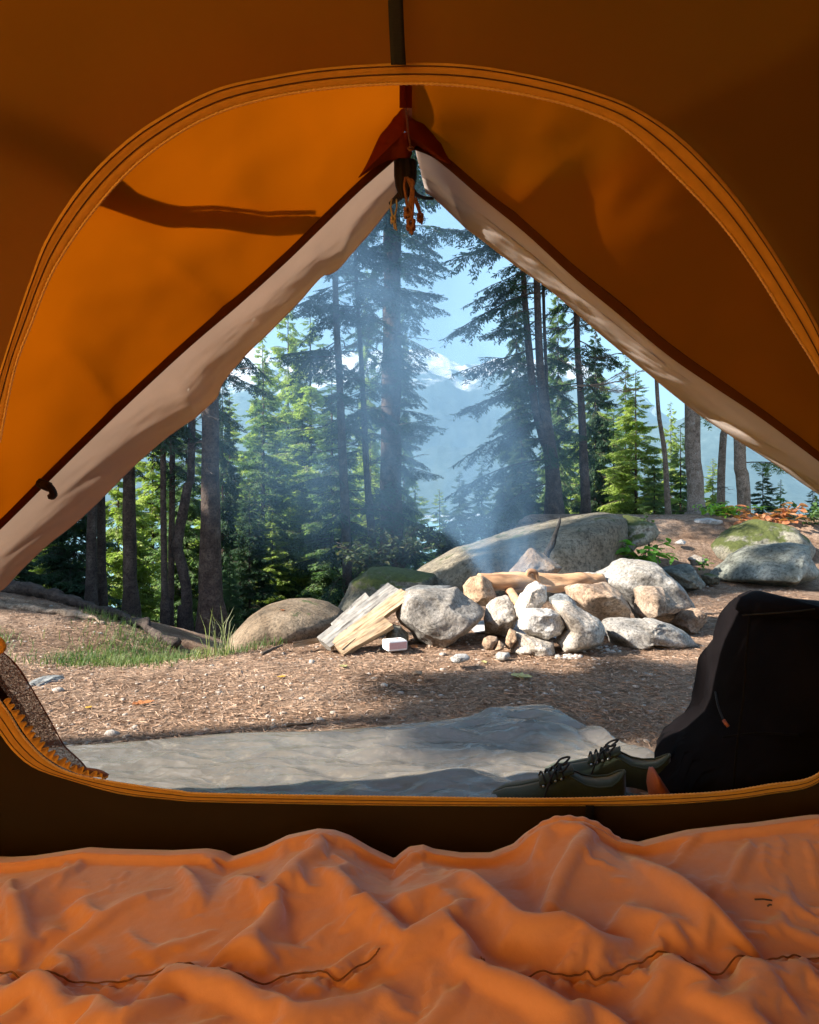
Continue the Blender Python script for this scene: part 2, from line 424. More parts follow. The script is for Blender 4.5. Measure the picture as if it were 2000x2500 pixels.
def make_spray(seed, dens=1.0, hang=.25, sz=1.0):
    """unit branch along +x: stem polyline, and needle sprigs as triangles"""
    rng = np.random.RandomState(seed)
    T = []; S = []
    n = int(17*dens)
    curve = lambda x: np.array([x, .04*math.sin(5*x+seed), -hang*x*x+.05*math.sin(3*x+seed)])
    S.append(([curve(x) for x in np.linspace(0, 1, 7)], .011))
    def sprigs(a, b, ln, wd, step):
        d = b-a; L = np.linalg.norm(d)
        if L < 1e-4: return
        d = d/L; sd = np.cross(d, (0, 0, 1)); sd /= np.linalg.norm(sd)+1e-9
        ln = ln*sz; wd = wd*sz; k = max(2, int(L/(step*sz)))
        for i in range(k):
            f = (i+.5)/k; p = a+(b-a)*f+rng.normal(size=3)*.004
            l = ln*(1-.45*f)*rng.uniform(.7, 1.25)
            for sg in (-1, 1):
                if rng.rand() < .1: continue
                dr = d*.65+sd*sg*.85+np.array([0, 0, rng.uniform(-.55, .15)])+rng.normal(size=3)*.12
                dr /= np.linalg.norm(dr)
                pn = np.cross(dr, (rng.normal()*.4, rng.normal()*.4, 1)); pn /= np.linalg.norm(pn)
                m = p+dr*l*.4
                T.append([p, m+pn*wd*.5, p+dr*l]); T.append([p, p+dr*l, m-pn*wd*.5])
    for i in range(n):
        f = (i+1)/n*.97+.03*rng.rand()
        if f < .16: continue
        for sg in (-1, 1):
            if rng.rand() < .12: continue
            a = curve(f)
            l = .40*(1-f)**.6*min(1, f*2.4)*rng.uniform(.55, 1.15)+.03
            an = sg*R(rng.uniform(42, 68))
            b = a+np.array([math.cos(an)*l, math.sin(an)*l, -l*rng.uniform(.2, 1.0)])
            S.append(([a, (a+b)/2+np.array([0, 0, .02*l]), b], .0035))
            sprigs(a, b, .075, .020, .028)
            if l > .16:
                for g in (.35, .6, .8):
                    for s2 in (-1, 1):
                        q = a+(b-a)*g; an2 = an+s2*R(rng.uniform(30, 50)); l2 = l*.38*(1.1-g)*rng.uniform(.6, 1.2)
                        sprigs(q, q+np.array([math.cos(an2)*l2, math.sin(an2)*l2, -l2*rng.uniform(.2, 1.3)]), .062, .018, .026)
    sprigs(curve(.8), curve(1), .05, .014, .03)
    T = np.array(T).reshape(-1, 3)
    SV, SF = join([tube(p, np.linspace(r, r*.3, len(p)), 3, False) for p, r in S])
    return T, SV, np.array(SF)
SPR = [make_spray(s, 1.0, h) for s, h in ((1, .2), (2, .34), (3, .26), (4, .45), (5, .15))]
SPRF = [make_spray(s+20, .8, h, 1.75) for s, h in ((1, .1), (2, .45), (3, .3))]
print('spray tris', [len(q[0])//3 for q in SPR], [len(q[0])//3 for q in SPRF])
def make_bare(seed):
    rng = np.random.RandomState(seed); S = []
    c = lambda x: np.array([x, .08*math.sin(4*x+seed), -.18*x*x+.06*math.sin(6*x+seed)])
    S.append(([c(x) for x in np.linspace(0, 1, 7)], .010))
    for i in range(26):
        f = rng.uniform(.15, .98); a = c(f); l = .35*(1.1-f)*rng.uniform(.4, 1.2); an = rng.choice([-1, 1])*R(rng.uniform(30, 70))
        b = a+np.array([math.cos(an)*l, math.sin(an)*l, rng.uniform(-.5, .25)*l]); S.append(([a, (a+b)/2+rng.normal(size=3)*.01, b], .003))
        for k in range(3):
            g = rng.uniform(.3, .9); a2 = a+(b-a)*g; an2 = an+R(rng.uniform(-50, 50)); l2 = l*.4
            S.append(([a2, a2+np.array([math.cos(an2)*l2, math.sin(an2)*l2, rng.uniform(-.4, .3)*l2])], .002))
    SV, SF = join([tube(p, np.linspace(r, r*.35, len(p)), 3, False) for p, r in S])
    return np.zeros((0, 3)), SV, np.array(SF)
BARE = [make_bare(s) for s in (1, 2, 3)]

def put_branches(items):
    """items: (template, origin, azimuth, pitch, length)"""
    LT, SV, SF = [], [], []; n = 0
    for (T, sv, sf), o, az, pit, L in items:
        ca, sa, cp, sp = math.cos(az), math.sin(az), math.cos(pit), math.sin(pit)
        Rm = np.array([[ca*cp, -sa, -ca*sp], [sa*cp, ca, -sa*sp], [sp, 0, cp]])
        if len(T): LT.append(T@Rm.T*L+o)
        SV.append(sv@Rm.T*L+o); SF.append(sf+n); n += len(sv)
    LV = np.concatenate(LT) if LT else np.zeros((0, 3))
    return LV, np.concatenate(SV), np.concatenate(SF)
def trunk_mesh(pts, rad, sides=14, seed=0):
    P2 = resample(np.c_[pts, rad], 60)
    V, Fs = tube(P2[:, :3], P2[:, 3], sides)
    c = np.repeat(P2[:, :3], sides, 0); n = (V-c); ln = np.linalg.norm(n, axis=1)[:, None]+1e-9
    V = V+n*(fbm(V*np.array([9, 9, 1.5]), seed, 3)*.16+fbm(V*np.array([28, 28, 3]), seed+3, 2)*.10)[:, None]
    return V, Fs
def tree(label, pts, rad, H, h_from, n, Lmax, seed, leaf, bark, grp, sprays=None, sparse=(0, 0), bare=0.1, side=None, shape='tall', extra=()):
    """pts: trunk points from the base up (world), extended straight up to height H over the base"""
    rng = np.random.RandomState(seed)
    pts = np.array(pts, float); rad = list(rad)
    b0 = pts[0].copy(); top = pts[-1]; dirv = (pts[-1]-pts[0]); dirv = dirv/dirv[2] if abs(dirv[2]) > .1 else np.array([0, 0, 1.])
    zt = b0[2]+H
    if top[2] < zt-.5:
        tt = top+np.array([dirv[0]*.3, dirv[1]*.3, 1])*(zt-top[2])
        pts = np.vstack([pts, (top*.5+tt*.5), tt]); rad += [rad[-1]*.6, .01]
    base = pts[0].copy()
    t = E('conifer_tree', base, label, 'tree', grp)
    V, Fs = trunk_mesh(np.vstack([pts[0]-[0, 0, .35], pts[0]+[0, 0, .0], pts[0]+[0, 0, .35], pts[1:]]), [rad[0]*1.6, rad[0]*1.35, rad[0]*1.04]+rad[1:], seed=seed)
    M('trunk', V, Fs, bark, t)
    items = []
    zz = pts[:, 2]
    for i in range(n):
        f = (i+rng.rand())/n
        h = h_from+(H-h_from)*f
        z = base[2]+h
        o = np.array([np.interp(z, zz, pts[:, k]) for k in range(3)])
        g = (h-h_from)/max(H-h_from, .1)
        L = Lmax*((1-g)**.75*.95+.05) if shape == 'cone' else Lmax*min(1, .62+g*.8)*min(1, (1-g)*2.2+.05)
        if h < sparse[0] and rng.rand() < sparse[1]: continue
        L *= rng.uniform(.6, 1.1)
        az = rng.uniform(0, 2*math.pi) if side is None or rng.rand() > side[1] else side[0]+rng.normal()*.5
        tmp = BARE[rng.randint(3)] if rng.rand() < bare*(1-g) else (sprays or SPR)[rng.randint(len(sprays or SPR))]
        items.append((tmp, o, az, R(rng.uniform(-20, 18)+14*g), L))
    for (z, azd, L, pit, kind) in extra:
        o = np.array([np.interp(z, zz, pts[:, k]) for k in range(3)])
        items.append(((BARE if kind == 'b' else SPR)[int(abs(z*7)) % 3], o, R(azd), R(pit), L))
    LV, SV, SF = put_branches(items)
    M('branches', SV, SF, m_twig, t, smooth=False)
    if len(LV): M('crown', LV, np.arange(len(LV)).reshape(-1, 3), leaf, t, smooth=False)
    return t
def base_of(px, py, d):
    p = P(px, py, d); p[2] = ground_h(p[0], p[1], False); return p
def tpx(d, seq):        # trunk seen through px list [(px, py, width px)], base first
    p = [P(a, b_, d) for a, b_, w in seq]; r = [w/2/F0*d for a, b_, w in seq]
    gz = float(ground_h(p[0][0], p[0][1], False))
    p0 = p[0].copy(); p0[2] = gz
    if gz < p[0][2]-.1: p = [p0]+p; r = [r[0]*1.08]+r
    else: p[0] = p0
    return p, r
NG = 'dark conifers standing round the campsite'
def near(label, d, seq, **k):
    p, r = tpx(d, seq)
    return tree(label, p, r, grp=NG, **k)
near('massive dark trunk in the smoke at the centre of the view', 13, [(958, 1400, 60), (955, 1176, 52), (957, 712, 43), (957, 480, 38)], H=19, h_from=2.2, n=192, Lmax=1.25, seed=1, leaf=m_lf_dark, bark=m_bark, side=(.35, .3),
     extra=[(z, a, L, p_, 's') for z, a, L, p_ in ((5.0, -8, 1.15, -6), (4.2, -15, 1.0, -12), (5.7, 12, 1.25, 4), (3.3, -10, .8, -18), (2.6, 20, .95, 10), (2.2, -20, 1.1, 16), (1.6, 5, 1.0, 2), (6.3, 0, 1.5, 12), (5.4, 175, 1.1, 0), (4.5, 190, 1.0, -6), (6.0, 200, 1.2, 6))])
near('slender dark trunk with a moss knob left of the massive one', 10, [(848, 1400, 24), (832, 990, 18), (818, 665, 14)], H=13, h_from=1.6, n=120, Lmax=1.2, seed=2, leaf=m_lf_dark, bark=m_bark, bare=.4, sparse=(4, .3))
near('thin trunk between the slender one and the massive one', 10.6, [(914, 1400, 21), (897, 1176, 18), (883, 897, 12), (867, 596, 8)], H=12, h_from=1.4, n=120, Lmax=1.2, seed=3, leaf=m_lf_dark, bark=m_bark, bare=.4)
near('smoky trunk with a second stem forking left above the big boulder', 9, [(1352, 1290, 40), (1342, 1083, 32), (1323, 944, 20), (1312, 702, 16)], H=14, h_from=1.0, n=147, Lmax=1.35, seed=4, leaf=m_lf_dark, bark=m_bark, side=(math.pi, .35), bare=.15,
     extra=[(z, a, L, p_, 's') for z, a, L, p_ in ((4.3, 178, 1.3, 4), (3.6, 184, 1.35, -4), (2.9, 170, 1.2, 0), (2.3, 186, 1.2, 6), (1.8, 176, 1.35, -8), (1.3, 190, 1.5, -4), (4.7, 165, 1.2, 10), (1.0, 170, 1.2, -6))])
st = [c for c in bpy.data.objects if c.get('label', '').startswith('smoky trunk with')][0]
Pf = np.array([P(1342, 1110, 9), P(1310, 1010, 9.02), P(1296, 897, 9.05), P(1277, 665, 9.1), P(1262, 400, 9.1)])
V, Fs = trunk_mesh(Pf, [.07, .055, .05, .038, .025], 10, 44); M('second_stem', V, Fs, m_bark, st)
V, Fs = trunk_mesh(np.array([P(1345, 1040, 9.1), P(1336, 950, 9.2), P(1328, 750, 9.2), P(1324, 500, 9.2)]), [.03, .026, .022, .012], 8, 45); M('third_stem', V, Fs, m_bark, st)
near('straight dark trunk right of the forked one', 9.3, [(1430, 1270, 23), (1418, 965, 17), (1408, 767, 14)], H=13, h_from=1.2, n=128, Lmax=1.3, seed=5, leaf=m_lf_dark, bark=m_bark, bare=.2)
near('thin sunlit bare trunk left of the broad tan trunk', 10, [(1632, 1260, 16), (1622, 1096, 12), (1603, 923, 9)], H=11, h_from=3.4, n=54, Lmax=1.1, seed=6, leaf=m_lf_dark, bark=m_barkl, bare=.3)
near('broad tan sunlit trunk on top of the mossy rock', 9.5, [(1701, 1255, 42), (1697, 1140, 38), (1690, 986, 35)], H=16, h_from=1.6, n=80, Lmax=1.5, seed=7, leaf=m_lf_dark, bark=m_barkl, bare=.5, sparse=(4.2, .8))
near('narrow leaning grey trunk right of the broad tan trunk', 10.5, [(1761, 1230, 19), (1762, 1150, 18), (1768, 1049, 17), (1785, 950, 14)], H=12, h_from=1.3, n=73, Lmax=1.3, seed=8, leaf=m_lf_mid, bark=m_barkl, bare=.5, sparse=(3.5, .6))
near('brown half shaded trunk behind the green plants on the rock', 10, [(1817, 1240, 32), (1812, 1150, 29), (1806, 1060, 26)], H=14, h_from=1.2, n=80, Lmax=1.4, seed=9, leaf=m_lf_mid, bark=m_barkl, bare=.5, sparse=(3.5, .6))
near('stout black trunk nearest the grass tuft', 6, [(518, 1580, 64), (515, 1450, 56), (513, 1200, 48), (514, 1000, 40)], H=15, h_from=2.0, n=128, Lmax=1.25, seed=10, leaf=m_lf_dark, bark=m_bark, bare=.3, sparse=(3, .3))
near('crooked black trunk left of the stout one', 6.2, [(452, 1605, 30), (458, 1480, 27), (450, 1400, 26), (432, 1335, 26), (447, 1250, 22), (462, 1160, 19), (468, 1060, 17)], H=11, h_from=1.6, n=96, Lmax=1.1, seed=11, leaf=m_lf_dark, bark=m_bark, bare=.3)
near('paired thin black trunk leaning right in the gap between larger trunks', 6.1, [(404, 1625, 22), (402, 1480, 17), (400, 1330, 15), (398, 1090, 13)], H=11, h_from=1.8, n=80, Lmax=1.0, seed=12, leaf=m_lf_dark, bark=m_bark, bare=.3)
near('thin black trunk touching its paired neighbour on the right', 6.3, [(414, 1620, 18), (417, 1480, 16), (419, 1300, 14), (421, 1080, 12)], H=11, h_from=1.8, n=80, Lmax=1.0, seed=13, leaf=m_lf_dark, bark=m_bark, bare=.3)
near('straight black trunk alone between two close pairs', 6.4, [(320, 1590, 36), (318, 1450, 33), (316, 1250, 30), (315, 1100, 27)], H=14, h_from=1.6, n=112, Lmax=1.3, seed=14, leaf=m_lf_dark, bark=m_bark, bare=.3, sparse=(2.5, .3))
near('leftmost visible trunk, dark brown beside a lighter twin', 6.8, [(222, 1560, 26), (223, 1400, 24), (224, 1200, 22)], H=14, h_from=1.4, n=96, Lmax=1.3, seed=15, leaf=m_lf_dark, bark=m_bark, bare=.3, sparse=(2.5, .3))
near('brown twin trunk just right of the leftmost one', 7.0, [(248, 1555, 24), (248, 1400, 21), (247, 1200, 19)], H=13, h_from=1.6, n=80, Lmax=1.2, seed=16, leaf=m_lf_dark, bark=m_bark, bare=.3)

# dead reddish brown bough hanging beside the straight dark trunk
db = E('dead_bough', P(1418, 950, 9.2), 'dead brown bough hanging before the straight dark trunk', 'branch')
items = [(BARE[k % 3], P(px, py, 9.1), R(a), R(p_), L) for k, (px, py, a, p_, L) in enumerate([(1418, 960, 8, 14, .9), (1418, 950, -14, 20, 1.0), (1420, 945, 15, 24, .85), (1418, 955, 168, -2, .6), (1345, 860, -10, -30, .5), (1350, 850, 5, -24, .55), (1400, 950, -4, 8, 1.0)])]
_, SV, SF = put_branches(items); M('twigs', SV, SF, m_deadtwig, db, smooth=False)

# brighter conifers down the slope, sunlight put into the needle colour: three kinds, copied
BG = 'bright conifers growing down the slope'
def proto(seed, H, n, Lmax, leaf):
    p = [np.array([0, 0, 0.]), np.array([.05, 0, H*.5])]; r = [H*.0075, H*.005]
    return tree('x', p, r, H, H*.06, n, Lmax, seed, leaf, m_bark, BG, sprays=SPRF, shape='cone', bare=.05)
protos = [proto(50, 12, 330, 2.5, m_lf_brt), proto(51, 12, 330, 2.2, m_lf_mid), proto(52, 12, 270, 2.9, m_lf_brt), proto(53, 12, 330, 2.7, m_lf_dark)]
rngb = np.random.RandomState(77)
def bgtree(kind, px, apex_py, d, label, nar=1.0, used=[0]*4):
    src = protos[kind]
    x = (px-1000)/F0*d; zb = float(ground_h(x, d, False)); za = H0-(apex_py-1250)/F0*d
    s = (za-zb)/12.0
    if used[kind] == 0: o = src; used[kind] = 1
    else:
        o = src.copy(); COL.objects.link(o)
        for ch in list(src.children):
            k = ch.copy(); COL.objects.link(k); k.parent = o
    o.location = (x, d, zb); w = s*rngb.uniform(.9, 1.1)*nar; o.scale = (w, w, s); o.rotation_euler = (0, 0, rngb.uniform(0, 6.28)); o['label'] = label
    return o
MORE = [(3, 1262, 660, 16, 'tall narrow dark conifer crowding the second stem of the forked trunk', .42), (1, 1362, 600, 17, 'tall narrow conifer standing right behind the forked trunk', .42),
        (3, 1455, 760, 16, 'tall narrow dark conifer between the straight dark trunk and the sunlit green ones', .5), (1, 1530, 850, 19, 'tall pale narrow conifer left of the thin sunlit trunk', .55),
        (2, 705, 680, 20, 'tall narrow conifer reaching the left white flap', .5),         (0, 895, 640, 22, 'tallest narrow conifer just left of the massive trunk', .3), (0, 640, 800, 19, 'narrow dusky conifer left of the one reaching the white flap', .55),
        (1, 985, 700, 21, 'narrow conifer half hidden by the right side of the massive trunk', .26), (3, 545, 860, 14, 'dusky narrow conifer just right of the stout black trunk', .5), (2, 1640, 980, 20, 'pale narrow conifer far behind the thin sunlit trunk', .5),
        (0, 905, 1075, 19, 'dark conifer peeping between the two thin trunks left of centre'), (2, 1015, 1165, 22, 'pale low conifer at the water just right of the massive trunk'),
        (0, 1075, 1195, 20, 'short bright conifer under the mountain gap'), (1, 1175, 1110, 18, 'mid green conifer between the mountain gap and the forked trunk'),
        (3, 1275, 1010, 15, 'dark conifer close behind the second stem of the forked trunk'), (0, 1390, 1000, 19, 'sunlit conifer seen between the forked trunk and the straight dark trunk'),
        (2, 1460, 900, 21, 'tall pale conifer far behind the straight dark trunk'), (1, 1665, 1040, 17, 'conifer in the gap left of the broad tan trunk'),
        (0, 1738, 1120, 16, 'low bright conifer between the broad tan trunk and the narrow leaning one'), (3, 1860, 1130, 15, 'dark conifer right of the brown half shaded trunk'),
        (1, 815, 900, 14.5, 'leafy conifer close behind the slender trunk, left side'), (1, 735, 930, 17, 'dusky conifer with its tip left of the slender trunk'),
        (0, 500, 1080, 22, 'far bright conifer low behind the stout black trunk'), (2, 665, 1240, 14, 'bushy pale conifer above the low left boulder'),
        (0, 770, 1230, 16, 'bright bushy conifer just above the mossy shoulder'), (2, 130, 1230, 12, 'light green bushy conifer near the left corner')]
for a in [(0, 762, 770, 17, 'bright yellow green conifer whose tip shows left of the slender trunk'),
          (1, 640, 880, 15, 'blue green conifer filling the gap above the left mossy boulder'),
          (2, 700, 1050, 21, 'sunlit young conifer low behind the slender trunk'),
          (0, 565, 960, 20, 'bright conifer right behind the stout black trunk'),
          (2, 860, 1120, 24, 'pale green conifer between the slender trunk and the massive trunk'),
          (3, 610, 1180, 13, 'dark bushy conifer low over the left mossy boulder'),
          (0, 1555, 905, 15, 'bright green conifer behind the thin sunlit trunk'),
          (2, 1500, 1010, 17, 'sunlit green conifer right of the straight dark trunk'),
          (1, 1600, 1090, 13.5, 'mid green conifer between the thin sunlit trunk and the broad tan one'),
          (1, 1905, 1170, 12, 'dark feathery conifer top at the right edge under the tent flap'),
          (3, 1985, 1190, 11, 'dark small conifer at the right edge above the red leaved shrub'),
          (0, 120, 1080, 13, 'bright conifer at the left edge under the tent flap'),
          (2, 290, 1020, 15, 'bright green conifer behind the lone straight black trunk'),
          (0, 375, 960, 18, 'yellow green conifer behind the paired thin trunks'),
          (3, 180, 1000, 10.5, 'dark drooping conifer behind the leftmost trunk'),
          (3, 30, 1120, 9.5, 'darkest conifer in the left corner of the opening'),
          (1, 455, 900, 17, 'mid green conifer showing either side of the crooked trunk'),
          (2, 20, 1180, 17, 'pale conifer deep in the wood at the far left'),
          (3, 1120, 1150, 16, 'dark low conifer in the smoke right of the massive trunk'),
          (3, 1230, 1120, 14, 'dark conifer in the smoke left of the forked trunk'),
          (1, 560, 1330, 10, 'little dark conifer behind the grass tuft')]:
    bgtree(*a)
for a in MORE: bgtree(*a)
# the wood behind the tent, which throws the shade
SUN_AZ = (-.97, -.243); SUN_EL = R(35)
def shade_tree(kind, x, y, H, label, w=1.0):
    o = protos[kind].copy(); COL.objects.link(o)
    for ch in list(protos[kind].children):
        k = ch.copy(); COL.objects.link(k); k.parent = o
    z = float(ground_h(x, y, False)); o.location = (x, y, z); s = H/12; o.scale = (s*w, s*w, s); o['label'] = label
    o['group'] = 'tall conifers behind the tent'
for i, a in enumerate([(3, -8.5, 5.6, 15), (1, -9.5, 6.5, 17), (3, -13, 6.2, 19), (1, -8.5, 8.5, 15), (3, -15, 8, 19), (1, -19, 4.5, 20)]):
    shade_tree(*a, ['tall conifer of the shady wood left of the view, number %s from the tent' % w_ for w_ in ('one', 'two', 'three', 'four', 'five', 'six', 'seven', 'eight', 'nine', 'ten', 'eleven')][i], .8)
bz = [(6.10+.06*k, a, 1.3-.03*k, p_, 's') for k, (a, p_) in enumerate(((-80, -2), (100, 2), (-70, 4), (110, -4), (-95, 0), (85, 3), (-60, -3), (120, 5)))]
tree('very tall conifer with one low whorl of boughs left of the tent', [np.array([-8.2, -1.35, .1]), np.array([-8.15, -1.35, 8])], [.16, .12], 15, 10, 60, 1.3, 92, m_lf_dark, m_bark, 'tall conifers behind the tent', sprays=SPRF)
shade_tree(1, -7.4, 2.9, 13, 'slim tall conifer left of the view whose crown dapples the sloping boulder', .26)
near_shade = tree('tall bare stemmed conifer left of the tent whose crown shades the ground by the backpack', [np.array([-8.35, -.02, .1]), np.array([-8.35, -.02, 7])], [.05, .04], 13, 6.15, 420, 1.0, 91, m_lf_dark, m_bark, 'tall conifers behind the tent', sprays=SPRF)

# ================================================================ SMALL PLANTS, GRASS, LITTER
m_grass = mat_leaf('grass_blades', [(.3, (.035, .075, .02)), (.5, (.08, .13, .035)), (.7, (.26, .27, .12))], 3, .3)
m_dry = mat_leaf('dry_grass', [(.3, (.12, .14, .06)), (.7, (.34, .34, .2))], 3, .4)
def blades(n, posf, h, w, seed, lean=.5):
    rng = np.random.RandomState(seed); T = []
    for i in range(n):
        p = posf(rng); p = np.array(p); hh = h*rng.uniform(.4, 1.25); a = rng.uniform(0, 6.28); ln = rng.uniform(.1, lean)
        s = np.array([math.cos(a+1.57), math.sin(a+1.57), 0])*w*.5; dv = np.array([math.cos(a), math.sin(a), 0])
        q = p+dv*hh*ln*.35+np.array([0, 0, hh*.6]); e = p+dv*hh*ln+np.array([0, 0, hh*(1-ln*.35)])
        T += [[p-s, p+s, q+s*.8], [p-s, q+s*.8, q-s*.8], [q-s*.8, q+s*.8, e]]
    return np.array(T).reshape(-1, 3)
def gpos(x, y): return (x, y, float(ground_h(x, y))-.004)
def pg(rng):
    while True:
        x = rng.uniform(-3.2, -.55); y = rng.uniform(2.75, 4.2)
        if x > -1 and y > 3.3+(x+1)*.9: continue
        edge = np.interp(x, YX, YE)
        if y < edge+.5 and y > 2.72+max(0, (x+1.0))*1.5 and vnoise(np.array([x*2.2, y*2.2, 1.]), 4) > -.05+abs(x+1.5)*.2+rng.normal()*.12: return gpos(x, y)
T = blades(5200, pg, .065, .0035, 1, 1.3)
tag(M('grass', T, np.arange(len(T)).reshape(-1, 3), m_grass, smooth=False, org=(-1.4, 3.2, -.05)), 'short green grass in the dip at the edge of the camp ground', kind='stuff')
tc = PG(538, 1592); tz = float(ground_h(tc[0], tc[1]))
T = blades(34, lambda r: (tc[0]+r.normal()*.03, tc[1]+r.normal()*.03, tz-.01), .24, .004, 3, .95)
tag(M('grass_tuft', T, np.arange(len(T)).reshape(-1, 3), m_dry, smooth=False), 'tall pale grass tuft beside the left mossy boulder', 'grass tuft')

# needle litter and pebbles
TX = [-1.2, -.85, -.5, 0, .3, .42, .55, .8, 1.2]; TY = [1.6, 1.80, 1.87, 1.97, 2.06, 2.13, 1.9, 1.70, 1.5]
def litter(n, seed, xr, yr, ln, wd, mat, name, lab):
    rng = np.random.RandomState(seed)
    y = yr[0]+(yr[1]-yr[0])*rng.rand(n)**1.5; x = xr[0]+(xr[1]-xr[0])*rng.rand(n)
    x = x*(.25+.75*y/yr[1])
    k = (y < np.interp(x, YX, YE)+.3) & ~(y < np.interp(x, TX, TY)+.01); x, y = x[k], y[k]; n = len(x)
    z = ground_h(x, y)+.0015+rng.rand(n)*.004
    a = rng.uniform(0, math.pi, n); l = ln*rng.uniform(.4, 1.3, n)/2; w = wd*rng.uniform(.6, 1.4, n)/2; ti = rng.normal(size=n)*.16
    u = np.stack([np.cos(a)*l, np.sin(a)*l, ti*l], 1); v = np.stack([-np.sin(a)*w, np.cos(a)*w, rng.normal(size=n)*w*.7], 1); c = np.stack([x, y, z+np.abs(ti)*l], 1)
    V = np.stack([c-u-v, c+u-v, c+u+v, c-u+v], 1).reshape(-1, 3)
    tag(M(name, V, np.arange(4*n).reshape(-1, 4), mat, smooth=False, org=(0, 3, 0)), lab, kind='stuff')
m_nd = mat_basic('dry_needles', [(.17, .085, .045), (.32, .20, .125), (.46, .34, .25)], 70, .8, .1, .001)
m_chip = mat_basic('bark_chips', [(.16, .11, .085), (.36, .28, .22), (.56, .49, .42)], 40, .9, .3, .002)
litter(120000, 1, (-3.3, 3.6), (1.35, 6.4), .030, .0013, m_nd, 'needle_litter', 'fallen brown conifer needles strewn over the ground')
litter(7000, 2, (-3.3, 3.6), (1.35, 6.4), .007, .004, m_chip, 'bark_litter', 'scattered bark chips and leaf crumbs')
m_peb = mat_rock('pebbles', (.42, .38, .34), (.25, .22, .2), (.62, .58, .53), scale=30, spk=300, bd=.002)
rng = np.random.RandomState(9); iv, jf = ico(1); Vs, Fs_, nn = [], [], 0
for i in range(4200):
    y = 1.8+4.2*rng.rand()**1.4; x = rng.uniform(-3.2, 3.4)*(.3+.7*y/6)
    if y > np.interp(x, YX, YE) or y < np.interp(x, TX, TY)+.01: continue
    s = .003+.0085*rng.rand()**3
    if rng.rand() < .012: s = rng.uniform(.012, .02)
    Vs.append(iv*np.array([s*rng.uniform(.8, 1.5), s*rng.uniform(.8, 1.4), s*.65])*(1+rng.normal(size=(len(iv), 1))*.12)+np.array(gpos(x, y))+[0, 0, s*.35]); Fs_.append(jf+nn); nn += len(iv)
tag(M('gravel', np.concatenate(Vs), np.concatenate(Fs_), m_peb, org=(0, 3, 0)), 'small pale pebbles scattered in the needle litter', kind='stuff')
# ================================================================ BOULDERS
m_gran = mat_rock('grey_granite', (0.259, 0.245, 0.223), (0.108, 0.101, 0.094), (0.403, 0.382, 0.353), scale=5, spk=70, lich=((0.446, 0.432, 0.403), .6))
m_granp = mat_rock('pale_granite', (0.406, 0.374, 0.335), (0.211, 0.187, 0.164), (0.562, 0.538, 0.499), scale=7, spk=90, lich=((0.156, 0.148, 0.140), .64))
m_ash = mat_rock('ash_white_stone', (0.527, 0.493, 0.451), (0.289, 0.255, 0.230), (0.697, 0.680, 0.654), scale=9, spk=110)
m_brn = mat_rock('rusty_stone', (0.331, 0.238, 0.166), (0.158, 0.108, 0.079), (0.446, 0.360, 0.281), scale=6, spk=70, lich=((0.173, 0.158, 0.144), .62))
m_blk = mat_rock('blue_grey_rock', (.20, .21, .21), (.09, .09, .09), (.36, .37, .37), scale=5, spk=60)
MOSS = ((.04, .046, .016), .96, .42)
m_mossb = mat_rock('mossy_boulder', (.20, .175, .13), (.075, .07, .05), (.30, .265, .20), scale=3.2, spk=40, moss=MOSS, bd=.03)
m_brownb = mat_rock('shaded_needle_boulder', (.15, .112, .075), (.05, .042, .03), (.24, .19, .135), scale=3.2, spk=60, moss=MOSS, bd=.03)  # needle brown, darkened so the boulder's shade is in its colour
m_mossh = mat_rock('thick_moss_rock', (.21, .20, .155), (.08, .08, .06), (.32, .30, .24), scale=3.5, spk=40, moss=((.045, .052, .014), .80, .5), bd=.03)
m_lichb = mat_rock('lichen_grey_boulder', (0.196, 0.217, 0.196), (0.084, 0.091, 0.084), (0.350, 0.371, 0.343), scale=3.4, spk=34, lich=((0.385, 0.420, 0.385), .6), bd=.03)

def rock(outline, d, depth, mat, label, seed, cat='stone', grp=None, sub=5, name='stone', **k):
    V, Fs = inflate(outline, d, depth, sub, seed, **k)
    o = M(name, V, Fs, mat); return tag(o, label, cat, grp)
BG_ = 'boulders behind the fire ring'
rock([(815, 1520), (985, 1426), (1013, 1395), (1065, 1367), (1117, 1339), (1187, 1318), (1240, 1298), (1279, 1286), (1362, 1268), (1432, 1256), (1478, 1249), (1520, 1262), (1520, 1420), (1400, 1500), (1100, 1540), (900, 1540)], 5.6, 1.7, m_mossb,
     'long sloping boulder dappled with shade behind the smoking fire ring', 1, 'boulder', BG_, name='boulder', rough=.03, facets=3, square=.75)
rock([(800, 1540), (838, 1462), (858, 1420), (900, 1388), (943, 1384), (1000, 1392), (1080, 1400), (1060, 1520), (900, 1560)], 4.9, .7, m_mossh,
     'low moss covered rock shoulder behind the split firewood', 2, 'boulder', BG_, name='boulder', rough=.04, facets=2)
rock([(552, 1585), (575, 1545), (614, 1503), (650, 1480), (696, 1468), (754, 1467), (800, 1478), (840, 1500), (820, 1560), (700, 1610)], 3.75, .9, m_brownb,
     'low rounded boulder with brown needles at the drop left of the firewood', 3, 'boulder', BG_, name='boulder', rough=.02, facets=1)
rock(Z5([(470, 440), (490, 340), (540, 220), (620, 170), (740, 112), (830, 125), (860, 190), (790, 260), (700, 270), (640, 330), (590, 400), (560, 450)]), 5.7, 1.0, m_mossh,
     'fissured mossy block joining the sloping boulder to the path', 4, 'boulder', BG_, name='boulder', rough=.05, facets=6)
